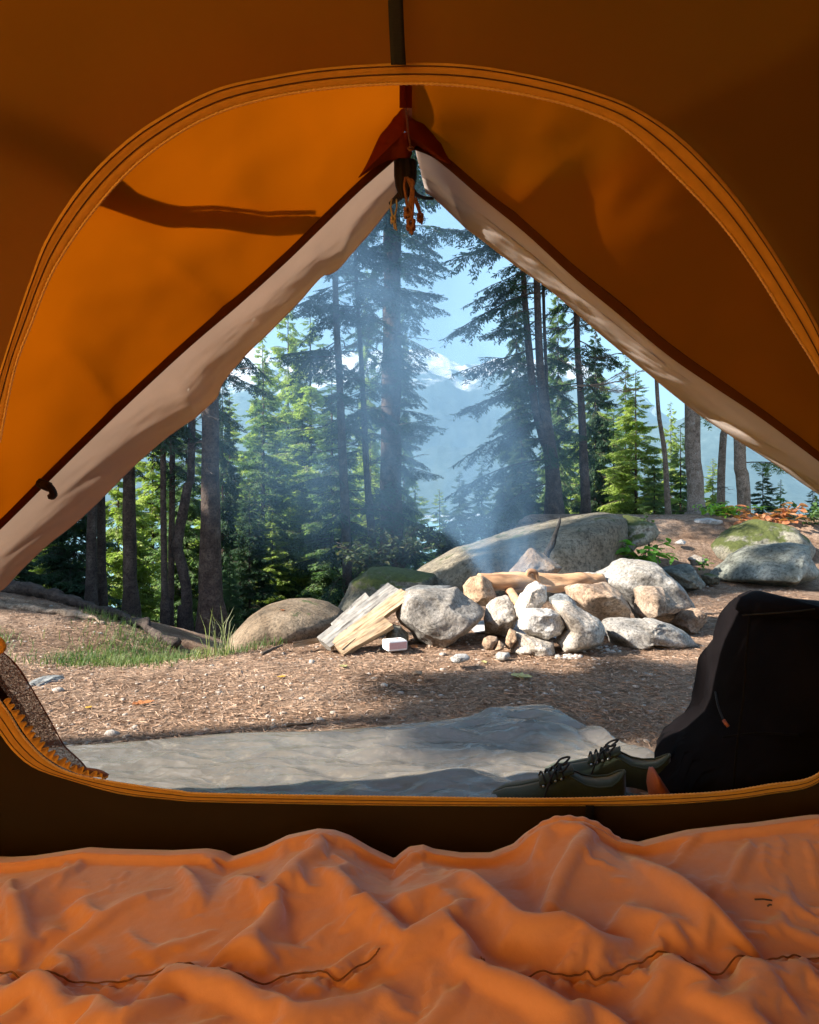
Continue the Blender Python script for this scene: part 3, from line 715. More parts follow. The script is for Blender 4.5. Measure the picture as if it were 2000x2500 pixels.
rock(Z5([(1110, 350), (1150, 280), (1230, 230), (1290, 195), (1400, 148), (1550, 182), (1620, 240), (1660, 300), (1600, 380), (1400, 400), (1240, 410), (1150, 400)]), 6.5, 1.1, m_mossh,
     'mossy rock ledge above the big grey boulder on the right', 5, 'boulder', BG_, name='boulder', rough=.05, facets=5)
rock(Z5([(1163, 465), (1230, 400), (1300, 330), (1400, 290), (1560, 268), (1640, 280), (1725, 365), (1800, 430), (1780, 480), (1620, 505), (1500, 495), (1400, 512), (1300, 490), (1200, 485)]), 5.75, .9, m_lichb,
     'big grey lichen boulder at the right edge behind the backpack', 6, 'boulder', BG_, name='boulder', rough=.045, facets=9)
rock(Z5([(885, 412), (970, 390), (1050, 385), (1090, 430), (1135, 490), (1110, 518), (1000, 522), (960, 480)]), 5.3, .45, m_lichb,
     'green grey rock between the peaked granite stone and the big right boulder', 7, 'boulder', BG_, name='boulder', rough=.06, facets=6)
rock(Z5([(1036, 355), (1080, 333), (1125, 350), (1128, 385), (1060, 392)]), 5.9, .25, m_granp, 'small pale stone at the foot of the mossy ledge', 8, grp=BG_)
rock(Z5([(1024, 165), (1060, 145), (1130, 138), (1200, 148), (1195, 172), (1130, 190), (1050, 184)]), 7.1, .5, m_ash, 'flat white stone lying on the needle path between the mossy rocks', 9, grp=BG_, sub=4)
rock(Z5([(965, 268), (1000, 252), (1028, 265), (1010, 280), (975, 280)]), 6.4, .12, m_ash, 'tiny white stone on the needle path below the flat white one', 10, grp=BG_, sub=3)
rock(Z5([(1120, 440), (1150, 430), (1180, 440), (1190, 490), (1130, 495)]), 5.6, .25, m_mossh, 'small mossy lump tucked left of the big grey boulder', 11, grp=BG_, sub=4)
rock(Q3([(112, 738), (130, 712), (160, 700), (220, 700), (262, 722), (285, 742), (200, 765)]), 2.52, .2, m_blk, 'blue grey half buried stone by the grass at the left', 12, grp='small stones on the camp ground')
rock(ZK([(800, 650), (830, 600), (900, 560), (960, 600), (940, 680)]), 3.2, .12, m_brn, 'small brown stone beside the backpack top', 13, grp='small stones on the camp ground', sub=4)

# ================================================================ FIRE RING
FR = 'stones of the fire ring'
rock(Z4([(745, 880), (760, 800), (800, 720), (845, 690), (960, 688), (1080, 690), (1200, 665), (1250, 735), (1330, 785), (1425, 845), (1400, 920), (1320, 1010), (1190, 1085), (1090, 1092), (1000, 1097), (900, 1050), (860, 1000), (785, 940)]), 3.27, .42, m_gran,
     'largest grey stone of the fire ring right beside the matchbox', 20, grp=FR, rough=.045, facets=8, square=.72)
rock(Z4([(1236, 665), (1290, 600), (1365, 583), (1440, 640), (1478, 735), (1430, 810), (1330, 800), (1250, 760)]), 3.55, .25, m_brn, 'rounded tan stone holding up the left end of the log', 21, grp=FR, rough=.05, facets=7)
rock(Z4([(1410, 800), (1470, 745), (1545, 730), (1610, 780), (1640, 850), (1600, 960), (1540, 1010), (1400, 1010), (1385, 900)]), 3.32, .28, m_granp, 'pale stone wedged between the largest one and the upright whitish one', 22, grp=FR, rough=.05, facets=7)
rock(Z5([(240, 470), (285, 500), (292, 575), (250, 640), (190, 670), (125, 665), (122, 610), (150, 555), (190, 500)]), 3.22, .18, m_ash, 'upright ash whitened stone leaning against the log', 23, grp=FR, rough=.05, facets=7)
rock(Z5([(140, 655), (170, 625), (220, 608), (300, 610), (352, 640), (387, 708), (372, 750), (290, 775), (200, 757), (142, 722)]), 3.05, .22, m_ash, 'oval white ashed stone in front, on top of the low base stone', 24, grp=FR, rough=.05, facets=6)
rock(Z5([(320, 580), (400, 575), (480, 620), (560, 668), (592, 720), (572, 800), (510, 852), (430, 868), (362, 842), (340, 790), (390, 720), (355, 650)]), 3.06, .3, m_granp, 'round speckled stone front and centre of the fire ring', 25, grp=FR, rough=.035, facets=5)
rock(Z5([(110, 770), (130, 740), (200, 762), (330, 790), (340, 860), (270, 884), (150, 875), (88, 852)]), 3.02, .2, m_granp, 'squat pale base stone under the oval white one', 26, grp=FR, rough=.06, facets=8)
rock(Z5([(395, 512), (450, 478), (560, 468), (640, 478), (704, 520), (720, 590), (716, 680), (600, 700), (520, 680), (450, 620), (405, 560)]), 3.5, .4, m_brn, 'broad orange brown block at the right end of the log', 27, grp=FR, rough=.04, facets=9)
rock(Z5([(520, 462), (610, 400), (660, 360), (705, 348), (780, 362), (852, 372), (920, 430), (980, 500), (1040, 595), (1062, 650), (1000, 700), (900, 700), (760, 690), (700, 600), (600, 520)]), 3.85, .5, m_gran, 'tall peaked grey granite stone at the back right of the ring', 28, grp=FR, rough=.05, facets=10)
rock(Z5([(763, 512), (800, 494), (910, 508), (960, 580), (1026, 613), (965, 655), (880, 672), (800, 674), (764, 640), (772, 570)]), 3.5, .3, m_brn, 'angular rust faced stone overhanging its own shadow on the right', 29, grp=FR, rough=.04, facets=12)
rock(Z5([(592, 690), (640, 672), (700, 668), (880, 678), (960, 698), (1040, 758), (1095, 818), (1000, 835), (880, 815), (820, 812), (700, 842), (635, 825), (608, 745)]), 3.2, .36, m_gran, 'long flat stone low at the right front of the ring', 30, grp=FR, rough=.06, facets=10)
rock(Z5([(955, 700), (1010, 640), (1080, 613), (1133, 660), (1122, 722), (1052, 755), (985, 748)]), 3.6, .26, m_brn, 'small rounded brown stone ending the ring on the right', 31, grp=FR, rough=.05, facets=8)
rock(Z4([(698, 1000), (740, 932), (800, 948), (850, 1000), (862, 1055), (780, 1070), (700, 1050)]), 3.2, .16, m_mossb, 'small mossy stone between the firewood and the matchbox', 32, grp=FR, rough=.05, facets=5, sub=4)
rock(Z4([(838, 690), (900, 663), (985, 672), (1090, 672), (1160, 665), (1200, 680), (1090, 730), (850, 730)]), 3.7, .3, m_blk, 'dark sooty stone peeping over the largest grey one', 33, grp=FR, rough=.08, facets=8, sub=4)
rock(Z5([(85, 430), (150, 350), (208, 296), (300, 328), (392, 402), (330, 450), (180, 460)]), 4.15, .3, m_brn, 'triangular slab standing in the smoke behind the log', 34, grp=FR, rough=.04, facets=9)
rock(Z4([(1368, 1080), (1385, 1030), (1430, 1012), (1480, 1020), (1478, 1060), (1440, 1115), (1390, 1118)]), 2.98, .1, m_brn, 'left half of the cracked orange brown cobble', 35, grp=FR, rough=.04, facets=5, sub=4)
rock(Z4([(1436, 1118), (1480, 1062), (1490, 1045), (1525, 1070), (1520, 1105), (1470, 1122)]), 2.96, .09, m_brn, 'right half of the cracked orange brown cobble', 36, grp=FR, rough=.04, facets=5, sub=4)
rock(Z5([(98, 722), (138, 728), (135, 780), (92, 832), (66, 818), (80, 765)]), 3.0, .08, m_brn, 'finger shaped tan stone beside the cracked cobble', 37, grp=FR, rough=.05, facets=5, sub=4)
rock(Z5([(480, 430), (520, 422), (560, 430), (545, 455), (490, 460)]), 3.9, .12, m_granp, 'small pale stone behind the right end of the log', 38, grp=FR, sub=4)
rock(Z5([(300, 560), (340, 530), (400, 545), (450, 590), (400, 620), (320, 610)]), 3.4, .2, m_blk, 'charred dark stone inside the ring behind the upright one', 39, grp=FR, rough=.07, facets=8, sub=4)
rock(Z4([(1138, 1180), (1190, 1148), (1268, 1143), (1292, 1168), (1215, 1200), (1152, 1205)]), 2.72, .1, m_ash, 'flat white stone on the ground in front of the largest ring stone', 40, grp='small stones on the camp ground', sub=4)
rock(Z5([(18, 862), (40, 846), (92, 848), (105, 872), (60, 888), (25, 884)]), 2.86, .08, m_granp, 'flat grey chip under the cracked cobble', 41, grp='small stones on the camp ground', sub=3)
rock(Z4([(876, 1275), (905, 1258), (950, 1265), (955, 1285), (900, 1292)]), 2.52, .06, m_brn, 'small brown pebble lying alone before the largest ring stone', 42, grp='small stones on the camp ground', sub=3)
rngq = np.random.RandomState(5); Vs = []; Fq = []; nn = 0
iv, jf = ico(2)
for i in range(70):
    px, py = Z5([(rngq.uniform(330, 470), rngq.uniform(868, 885) if i < 45 else rngq.uniform(820, 850))])[0]
    if i >= 45: px += rngq.uniform(60, 130)
    c = PG(px, py); s = rngq.uniform(.004, .012)
    Vs.append(iv*s*np.array([1.2, 1, .7])*(1+rngq.normal(size=(len(iv), 1))*.15)+c+[0, 0, s*.4]); Fq.append(jf+nn); nn += len(iv)
tag(M('ash_crumbs', np.concatenate(Vs), np.concatenate(Fq), m_ash), 'white ash crumbs at the foot of the round speckled stone', kind='stuff')
# pit floor of ash inside the ring
q = np.array([[math.cos(a)*r*.42+.75, math.sin(a)*r*.3+3.62, .012+.03*(1-r)+.012*math.sin(9*a+5*r)] for r in np.linspace(1, .02, 10) for a in np.linspace(0, 2*math.pi, 40, endpoint=False)]).reshape(10, 40, 3)
V, Fq = grid(q, True); tag(M('ash_bed', V, Fq, mat_basic('ash', [(.12, .11, .105), (.4, .39, .38), (.6, .59, .57)], 18, .95, .5, .01)), 'grey ash bed inside the fire ring', kind='stuff')

# ================================================================ LOG, STICKS, FIREWOOD, MATCHBOX
m_log = mat_basic('barkless_log', [(.12, .055, .03), (.44, .25, .13), (.56, .36, .21)], 6, .7, .5, .004, stretch=(.5, 3, 3), bscale=30)
lg = E('log', P(1300, 1450, 3.72), 'smooth orange barkless log lying across the back of the fire ring', 'log')
pl = [P(1168, 1420, 3.62), P(1225, 1424, 3.64), P(1290, 1425, 3.68), P(1350, 1428, 3.7), P(1420, 1425, 3.74), P(1470, 1422, 3.8)]
rl = resample(np.c_[np.array(pl), [.042, .052, .058, .054, .048, .042]], 60); V, Fq = tube(rl[:, :3]+[0, 0, .012], rl[:, 3], 20)
V = V+np.array([.3, -.6, 1])*(fbm(V*np.array([7, 22, 22]), 3, 4)*.022)[:, None]; M('stem', V, Fq, m_log, lg)
V, Fq = tube(resample([P(1296, 1412, 3.66), P(1290, 1400, 3.64), P(1297, 1394, 3.63), P(1308, 1398, 3.63), P(1312, 1410, 3.64), P(1318, 1420, 3.65)], 26), np.linspace(.017, .011, 26), 8); M('knot', V, Fq, m_log, lg)
V, Fq = tube(resample([P(1245, 1445, 3.62), P(1258, 1462, 3.5), P(1268, 1475, 3.42)], 16), np.linspace(.03, .022, 16), 12); M('side_branch', V, Fq, m_log, lg)
m_char = mat_basic('charred_wood', [(.012, .011, .01), (.05, .045, .04)], 20, .9, .6, .006)
ch = resample([P(1368, 1262, 4.3), P(1365, 1280, 4.28), P(1356, 1305, 4.25), P(1348, 1330, 4.2), P(1336, 1352, 4.2), P(1334, 1400, 4.1)], 30)
V, Fq = tube(ch, np.r_[np.linspace(.006, .02, 15), np.linspace(.022, .016, 15)], 9); V += (fbm(V*40, 2, 2)*.006)[:, None]; tag(M('charred_stick', V, Fq, m_char), 'charred black stick standing up in the smoke behind the log', 'stick')
m_wood = mat_basic('split_wood_grey', [(.07, .06, .05), (.27, .245, .21), (.38, .355, .31)], 5, .85, .6, .004, stretch=(14, 14, 1.4), bscale=10)
m_woody = mat_basic('split_wood_fresh', [(.13, .075, .035), (.35, .24, .14), (.46, .345, .22)], 5, .85, .6, .004, stretch=(14, 14, 1.4), bscale=10)
def split_log(A, B, wv, tv, mat, label, seed, grp='split firewood leaning on the ring'):
    """wedge of split wood from A to B; wv across the wide face, tv its depth"""
    A, B, wv, tv = map(lambda v: np.array(v, float), (A, B, wv, tv))
    sec = [(0, 0), (.25, .03), (.5, -.02), (.75, .02), (1, 0), (.93, .45), (.7, .85), (.45, 1), (.15, .7), (.03, .3)]
    n = 40; G = []
    rng = np.random.RandomState(seed)
    for i in range(n):
        f = i/(n-1); c = A*(1-f)+B*f; row = []
        for (a, b_) in sec:
            w = 1+.06*math.sin(5*f+seed)
            row.append(c+wv*(a-.5)*w+tv*b_*w)
        G.append(row)
    G = np.array(G); ax = (B-A)/np.linalg.norm(B-A)
    nz = fbm(np.stack([G@wv/np.linalg.norm(wv)*60, G@tv/np.linalg.norm(tv)*60, G@ax*5], -1), seed, 4)
    G = G+tv/np.linalg.norm(tv)*(nz*.006)[..., None]
    V, Fq = grid(G, True); k = len(sec)
    Fq = [tuple(f) for f in Fq]+[tuple(range(k))[::-1], tuple((n-1)*k+i for i in range(k))]
    # local z along the grain for the wood texture
    t = E('firewood', tuple(V.mean(0)[:2])+(V[:, 2].min(),), label, 'firewood', grp)
    zax = Vector(ax); rot = zax.to_track_quat('Z', 'Y'); inv = rot.inverted().to_matrix()
    o = M('split_log', V, Fq, mat, smooth=False); loc = np.array(o.location)
    for v in o.data.vertices: v.co = inv@v.co
    o.rotation_mode = 'QUATERNION'; o.rotation_quaternion = rot
    bpy.data.objects.remove(t); o.name = 'firewood'
    return tag(o, label, 'firewood', grp)
def pd(z4, d): return P(*Z4([z4])[0], d)
split_log(pd((258, 1058), 3.02), pd((752, 664), 3.42), pd((305, 1090), 3.0)-pd((215, 1022), 3.05), (.012, .05, -.045), m_wood, 'broad grey weathered split log on top of the leaning stack', 1)
split_log(pd((345, 1075), 3.0), pd((842, 705), 3.36), pd((390, 1108), 2.98)-pd((310, 1050), 3.05), (.012, .06, -.05), m_woody, 'pale yellow split log running up beside the grey one', 2)
split_log(pd((365, 1112), 2.97), pd((712, 905), 3.12), pd((392, 1150), 2.96)-pd((330, 1085), 3.0), (.015, .06, -.05), m_woody, 'short orange split log with its square end facing the tent', 3)
split_log(pd((330, 955), 3.3), pd((575, 735), 3.5), pd((360, 985), 3.25)-pd((315, 925), 3.3), (0, .04, -.02), m_wood, 'half hidden split log at the back left of the stack', 4)
split_log(pd((45, 1078), 3.02), pd((230, 1042), 3.12), pd((45, 1092), 3.02)-pd((45, 1052), 3.02), (0, .03, -.004), m_woody, 'thin split stick lying flat left of the leaning stack', 5)
m_card = mat_basic('matchbox_card', [(.80, .80, .78), (.84, .83, .81)], 10, .6, .05, .001)
m_strike = mat_basic('striking_strip', [(.55, .32, .30), (.62, .40, .38)], 200, .9, .3, .001)
m_redink = mat_basic('red_ink', [(.65, .05, .04), (.6, .04, .04)], 10, .6, 0, .001)
m_line = mat_basic('dark_ink', [(.10, .10, .07), (.12, .12, .08)], 10, .6, 0, .001)
mb = E('matchbox', PG(964, 1592), 'white matchbox with a red mark lying in front of the mossy stone', 'matchbox')
def mbp(name, c, s, mat, tilt=R(24), par=None):
    V, Fq = box((0, 0, 0), s)
    bm = bmesh.new(); vs = [bm.verts.new(v) for v in V]; [bm.faces.new([vs[i] for i in f]) for f in Fq]
    bmesh.ops.bevel(bm, geom=list(bm.edges), offset=min(s)*.08, segments=2, affect='EDGES'); bm.verts.index_update()
    V = np.array([v.co[:] for v in bm.verts]); Fq = [[v.index for v in f.verts] for f in bm.faces]; bm.free()
    V = V+np.array(c); ca, sa = math.cos(tilt), math.sin(tilt)
    V = V@np.array([[ca, sa, 0], [-sa, ca, 0], [0, 0, 1]])+WL[mb.name]
    return M(name, V, Fq, mat, par or mb, smooth=False)
slv = mbp('sleeve', (0, 0, .036), (.095, .075, .046), m_card); mbp('tray', (0, 0, .036), (.099, .068, .038), m_card)
mbp('striking_strip', (0, -.0382, .036), (.088, .001, .03), m_strike, par=slv)
mbp('red_mark', (.014, .004, .0596), (.017, .022, .0008), m_redink, par=slv); mbp('border_line', (0, .031, .0596), (.088, .0018, .0007), m_line, par=slv); mbp('border_line', (0, -.031, .0596), (.088, .0018, .0007), m_line, par=slv)
mbp('border_line', (-.042, 0, .0596), (.0018, .058, .0007), m_line, par=slv); mbp('border_line', (.042, 0, .0596), (.0018, .058, .0007), m_line, par=slv)

# ================================================================ FALLEN LEAVES, TWIGS
def leaf_mesh(c, L, W, rot, seed, curl=.25, lobes=3):
    rng = np.random.RandomState(seed); n = 22; out = []
    for i in range(n+1):
        t = i/n; w = math.sin(math.pi*t**.8)**.8*(1+.18*math.sin(t*math.pi*2*lobes))
        out.append((t-.5, w*.5))
    G = np.array([[(x*L, y*W*s, curl*L*(abs(s)*y*.6+(x*x))+rng.normal()*.0006) for s in (-1, -.5, 0, .5, 1)] for x, y in out])
    ca, sa = math.cos(rot), math.sin(rot); G = G@np.array([[ca, sa, 0], [-sa, ca, 0], [0, 0, 1]])+np.array(c)
    V, Fq = grid(G); return thick(V, Fq, .0006)
m_ly = mat_leaf('yellow_leaf', [(.3, (.38, .34, .12)), (.7, (.6, .56, .28))], 40, .3)
m_lo = mat_leaf('orange_leaf', [(.3, (.4, .14, .05)), (.7, (.55, .25, .1))], 40, .3)
m_lg = mat_leaf('golden_leaf', [(.3, (.6, .36, .04)), (.7, (.7, .45, .08))], 40, .3)
for px, py, L, W, mt, lb in [(1274, 1662, .085, .06, m_ly, 'curled yellow green fallen leaf in the middle of the bare ground'),
                             (351, 1722, .075, .04, m_lo, 'rust brown fallen leaf left of centre on the bare ground'),
                             (217, 1730, .026, .016, m_lg, 'tiny golden leaf at the left of the bare ground'),
                             (687, 1657, .034, .018, m_lg, 'small golden leaf in front of the firewood'),
                             (1012, 1582, .07, .04, m_lo, 'red brown leaf under the edge of the largest ring stone'),
                             (1183, 1620, .04, .022, m_ly, 'small yellow leaf right of the flat white stone'),
                             (838, 1630, .04, .03, m_ly, 'pale leaf on the ground below the firewood end'),
                             (690, 1490, .03, .02, m_lo, 'orange leaf resting on the low left boulder')]:
    d = (H0)*F0/(py-1250.0)
    if 'boulder' in lb: d = 3.5
    c = P(px, py, d)
    if d != 3.5: c[2] = float(ground_h(c[0], c[1]))+.006
    V, Fq = leaf_mesh(c, L, W, px*.7, int(px)); tag(M('fallen_leaf', V, Fq, mt, smooth=False), lb, 'leaf', 'fallen leaves on the camp ground')
def stick(pts, r0, r1, label, mat=m_deadtwig):
    p = resample(pts, 24); V, Fq = tube(p, np.linspace(r0, r1, 24), 6); V += (fbm(V*50, 1, 2)*r0*.6)[:, None]
    return tag(M('fallen_twig', V, Fq, mat), label, 'twig', 'twigs lying on the ground')
stick([PG(1590, 1500, .02), PG(1650, 1505, .03), PG(1720, 1500, .02), PG(1800, 1492, .02)], .010, .005, 'long pale twig before the big grey boulder')
stick([PG(930, 1578, .015), PG(925, 1588, .01), PG(918, 1592, .0)], .006, .004, 'dark stub of twig touching the matchbox', m_twig)
stick([PG(700, 1770, .012), PG(735, 1768, .014), PG(765, 1764, .012)], .006, .003, 'brown twig just beyond the tarp edge', m_twig)
stick([PG(640, 1597, .02), PG(665, 1585, .03), PG(690, 1575, .02)], .008, .004, 'dark twig beside the low left boulder', m_twig)
def gtw(a): p = P(*a); return p
def onground(seq, up):
    out = []
    for px, d in seq:
        x = (px-1000)/F0*d; out.append((x, d, float(ground_h(x, d))+up))
    return resample(out, 60)
p = onground([(-150, 4.3), (40, 4.25), (140, 4.15), (230, 4.05), (330, 3.95), (430, 3.7)], .03)
V, Fq = tube(p, np.linspace(.055, .02, 60), 12); V += (fbm(V*12, 1, 3)*.03)[:, None]; tag(M('exposed_root', V, Fq, m_bark), 'thick dark root running along the crest of the mound at the left', 'root', 'roots along the mound')
p = onground([(-120, 3.9), (60, 3.85), (180, 3.8), (260, 3.75)], .012)
V, Fq = tube(p, np.linspace(.03, .012, 60), 10); V += (fbm(V*12, 6, 3)*.02)[:, None]; tag(M('exposed_root', V, Fq, m_barkl), 'reddish root just below the thick dark one', 'root', 'roots along the mound')

# ================================================================ LEAFY PLANTS
def leafy(c, n, spread, hgt, L, W, seed, mat, label, cat='plant', name='leafy_shrub', stems=7, round_=.8, lobes=0):
    rng = np.random.RandomState(seed); c = np.array(c, float)
    t = E(name, c, label, cat, None); S = []; parts = []; Fl = []; nn = 0
    for s in range(stems):
        a = rng.uniform(0, 6.28); r = spread*rng.uniform(.3, 1); h = hgt*rng.uniform(.5, 1)
        tip = c+np.array([math.cos(a)*r, math.sin(a)*r*.7, h]); mid = c+np.array([math.cos(a)*r*.3, math.sin(a)*r*.25, h*.7])
        pts = resample([c, mid, tip], 12); S.append(tube(pts, np.linspace(.006, .002, 12), 4))
        for k in range(n//stems):
            p = pts[rng.randint(3, 12)]+rng.normal(size=3)*.02
            l = L*rng.uniform(.5, 1.2); w = W*l/L; ya = rng.uniform(0, 6.28); pi_ = rng.uniform(-.7, .45)
            ux = np.array([math.cos(ya)*math.cos(pi_), math.sin(ya)*math.cos(pi_), math.sin(pi_)]); uy = np.cross((0, 0, 1), ux); uy /= np.linalg.norm(uy); ro = rng.normal()*.35; uz = np.cross(ux, uy); uy = uy*math.cos(ro)+uz*math.sin(ro); uz = np.cross(ux, uy)
            G = np.array([[p+ux*l*f+uy*s_*w*.5*math.sin(math.pi*min(1, f*.96+.03))**round_+uz*(abs(s_)*w*.12-l*.25*f*f) for s_ in (-1, 0, 1)] for f in np.linspace(0, 1, 6)])
            v, f_ = grid(G); parts.append(v); Fl.append(f_+nn); nn += len(v)
    V, Fq = join(S); M('stem', V, Fq, m_twig, t)
    M('foliage', np.concatenate(parts), np.concatenate(Fl), mat, t)
    return t
m_pl = mat_leaf('broad_green_leaves', [(.3, (.05, .15, .02)), (.5, (.11, .27, .04)), (.7, (.22, .42, .07))], 9, .4)
m_pr = mat_leaf('copper_leaves', [(.3, (.22, .07, .03)), (.5, (.42, .17, .08)), (.7, (.6, .33, .18))], 9, .4)
m_fern = mat_leaf('bright_fern', [(.3, (.12, .28, .03)), (.6, (.3, .5, .07)), (.75, (.42, .6, .12))], 9, .45)
m_pd = mat_leaf('dark_undergrowth', [(.3, (.02, .035, .015)), (.5, (.05, .07, .03)), (.7, (.13, .11, .06))], 6, .3)
m_salal = mat_leaf('dull_green_leaves', [(.3, (.04, .09, .03)), (.7, (.12, .2, .06))], 9, .35)
leafy(P(1560, 1395, 5.15), 120, .30, .24, .085, .055, 1, m_pl, 'broad leaved bright green shrub in front of the mossy block', 'shrub', stems=9)
leafy(P(1585, 1350, 5.5), 90, .12, .36, .035, .02, 2, m_salal, 'wispy small leaved plant climbing behind the broad leaved shrub', 'plant', name='climbing_plant', stems=6)
leafy(P(1785, 1265, 7.2), 260, .42, .16, .11, .028, 3, m_fern, 'bright yellow green ferny plants on top of the mossy rock', 'plant', name='fern_patch', stems=14)
leafy(P(1870, 1310, 6.9), 260, .50, .32, .085, .06, 4, m_pr, 'copper leaved shrub spilling over the right end of the ledge', 'shrub', stems=12)
leafy(P(1985, 1370, 7.0), 420, .45, .70, .06, .04, 5, m_salal, 'dark green bush at the right edge beyond the big grey boulder', 'bush', name='bush', stems=14)
leafy(P(1715, 1385, 5.8), 40, .05, .08, .04, .025, 6, m_pl, 'tiny green seedling by the small pale stone', 'plant', name='seedling', stems=4)
for i, (px, py, d, n, sp, h, lb) in enumerate([(980, 1400, 6.4, 700, .5, .5, 'dark tangled bush at the foot of the massive trunk'),
                                             (1090, 1375, 6.8, 600, .55, .42, 'dark low bush in the smoke above the sloping boulder'),
                                             (1200, 1335, 7.2, 500, .6, .38, 'dark shrub behind the crest of the sloping boulder'),
                                             (905, 1410, 5.6, 350, .3, .3, 'brown twiggy bush on the mossy shoulder')]):
    leafy(P(px, py, d), n, sp, h, .055, .035, 20+i, m_pd, lb, 'bush', name='bush', stems=22)

# ================================================================ TARP
m_tarp, nt, out = newmat('grey_poly_tarp'); co = co_obj(nt)
c = ramp(nt, noise_node(nt, co, 4, 6, .6), [(.3, (.105, .092, .075)), (.7, (.155, .138, .115))])
c = mix(nt, c, (.3, .26, .2), ramp(nt, noise_node(nt, co, 30, 5, .7), [(.55, (0, 0, 0)), (.75, (.5, .5, .5))]))
b = N(nt, 'ShaderNodeBsdfPrincipled', i_Roughness=.20); b.inputs['Specular IOR Level'].default_value = 1.0
nt.links.new(c, b.inputs['Base Color'])
wv = noise_node(nt, co, 260, 1, .4, 0, (1, 3, 1))
cells = N(nt, 'ShaderNodeTexVoronoi', i_Scale=11.0)
stretch_map = N(nt, 'ShaderNodeMapping')
stretch_map.inputs['Scale'].default_value = (.8, 2.4, 1)
stretch_map.inputs['Rotation'].default_value = (0, 0, .25)
wobble = N(nt, 'ShaderNodeTexNoise', i_Scale=6.0, i_Detail=3)
nt.links.new(co, wobble.inputs['Vector'])
shifted = N(nt, 'ShaderNodeVectorMath', operation='MULTIPLY_ADD')
shifted.inputs[1].default_value = (.16, .16, .1)
nt.links.new(wobble.outputs['Color'], shifted.inputs[0])
nt.links.new(co, shifted.inputs[2])
nt.links.new(shifted.outputs[0], stretch_map.inputs['Vector'])
nt.links.new(stretch_map.outputs[0], cells.inputs['Vector'])
nt.links.new(bump(nt, wv, .35, .001, bump(nt, cells.outputs['Distance'], .8, .010, bump(nt, noise_node(nt, co, 30, 4, .6, .2, (1, 2.2, 1)), .6, .004))), b.inputs['Normal'])
nt.links.new(b.outputs[0], out.inputs['Surface'])
far = [PG(*p) for p in [(120, 1842), (191, 1835), (348, 1824), (580, 1804), (812, 1798), (1000, 1780), (1145, 1763), (1249, 1742), (1330, 1737), (1371, 1760), (1440, 1795), (1522, 1835), (1600, 1866), (1700, 1905)]]
far = resample(far, 200); G = []
for k in range(110):
    f = k/109; near_ = np.stack([far[:, 0]*1.0, np.full(200, 1.16), 0*far[:, 0]], 1)
    g = (1-f)*far+f*near_; G.append(g)
G = np.array(G)
ff = np.linspace(0, 1, 110)[:, None]
q = np.stack([G[..., 0], G[..., 1]*2.4, 0*G[..., 0]], -1)
wr = (np.abs(fbm(q*3.2+np.array([.0, 0, 3]), 2, 3)))*.035+ridged(q*np.array([1.4, 1, 1])*2.6+5, 8, 3)*.010
wr = wr*sstep(-.5, .3, G[..., 0])*1.25+.004*fbm(q*8, 3, 3)+.35*wr+(ridged(q*np.array([2.2, 5, 1])+3, 12, 3)-.2)*.012*sstep(-.3, .4, G[..., 0])+ridged(q*9, 13, 3)*.003
G[..., 2] = .012+np.maximum(wr, -.004)*sstep(0, .06, ff)+.004
G[..., 2] += .008*np.exp(-((ff-.015)/.02)**2)*sstep(.1, .5, G[..., 0])
V, Fq = grid(G); V, Fq = thick(V, Fq, .0015)
tp = E('tarp', (0, 1.6, 0), 'crumpled grey plastic tarp spread in front of the tent door', 'tarp'); M('sheet', V, Fq, m_tarp, tp)
G2 = []
cc = PG(1562, 1925, .03)
for i, a in enumerate(np.linspace(0, math.pi, 14)):
    G2.append([cc+np.array([(u-.5)*.15, -math.cos(a)*.05, math.sin(a)*.05*(1+.15*math.sin(u*9+a*3))-.02]) for u in np.linspace(0, 1, 24)])
V, Fq = grid(np.array(G2)); V, Fq = thick(V, Fq, .0015); M('bunched_corner', V, Fq, m_tarp, tp)
bd = resample([PG(812, 1797), PG(900, 1790), PG(1000, 1782), PG(1090, 1772)], 30)+[0, .004, .012]; V, Fq = tube(bd, .004, 6); M('hem_cord', V, Fq, m_line, tp)

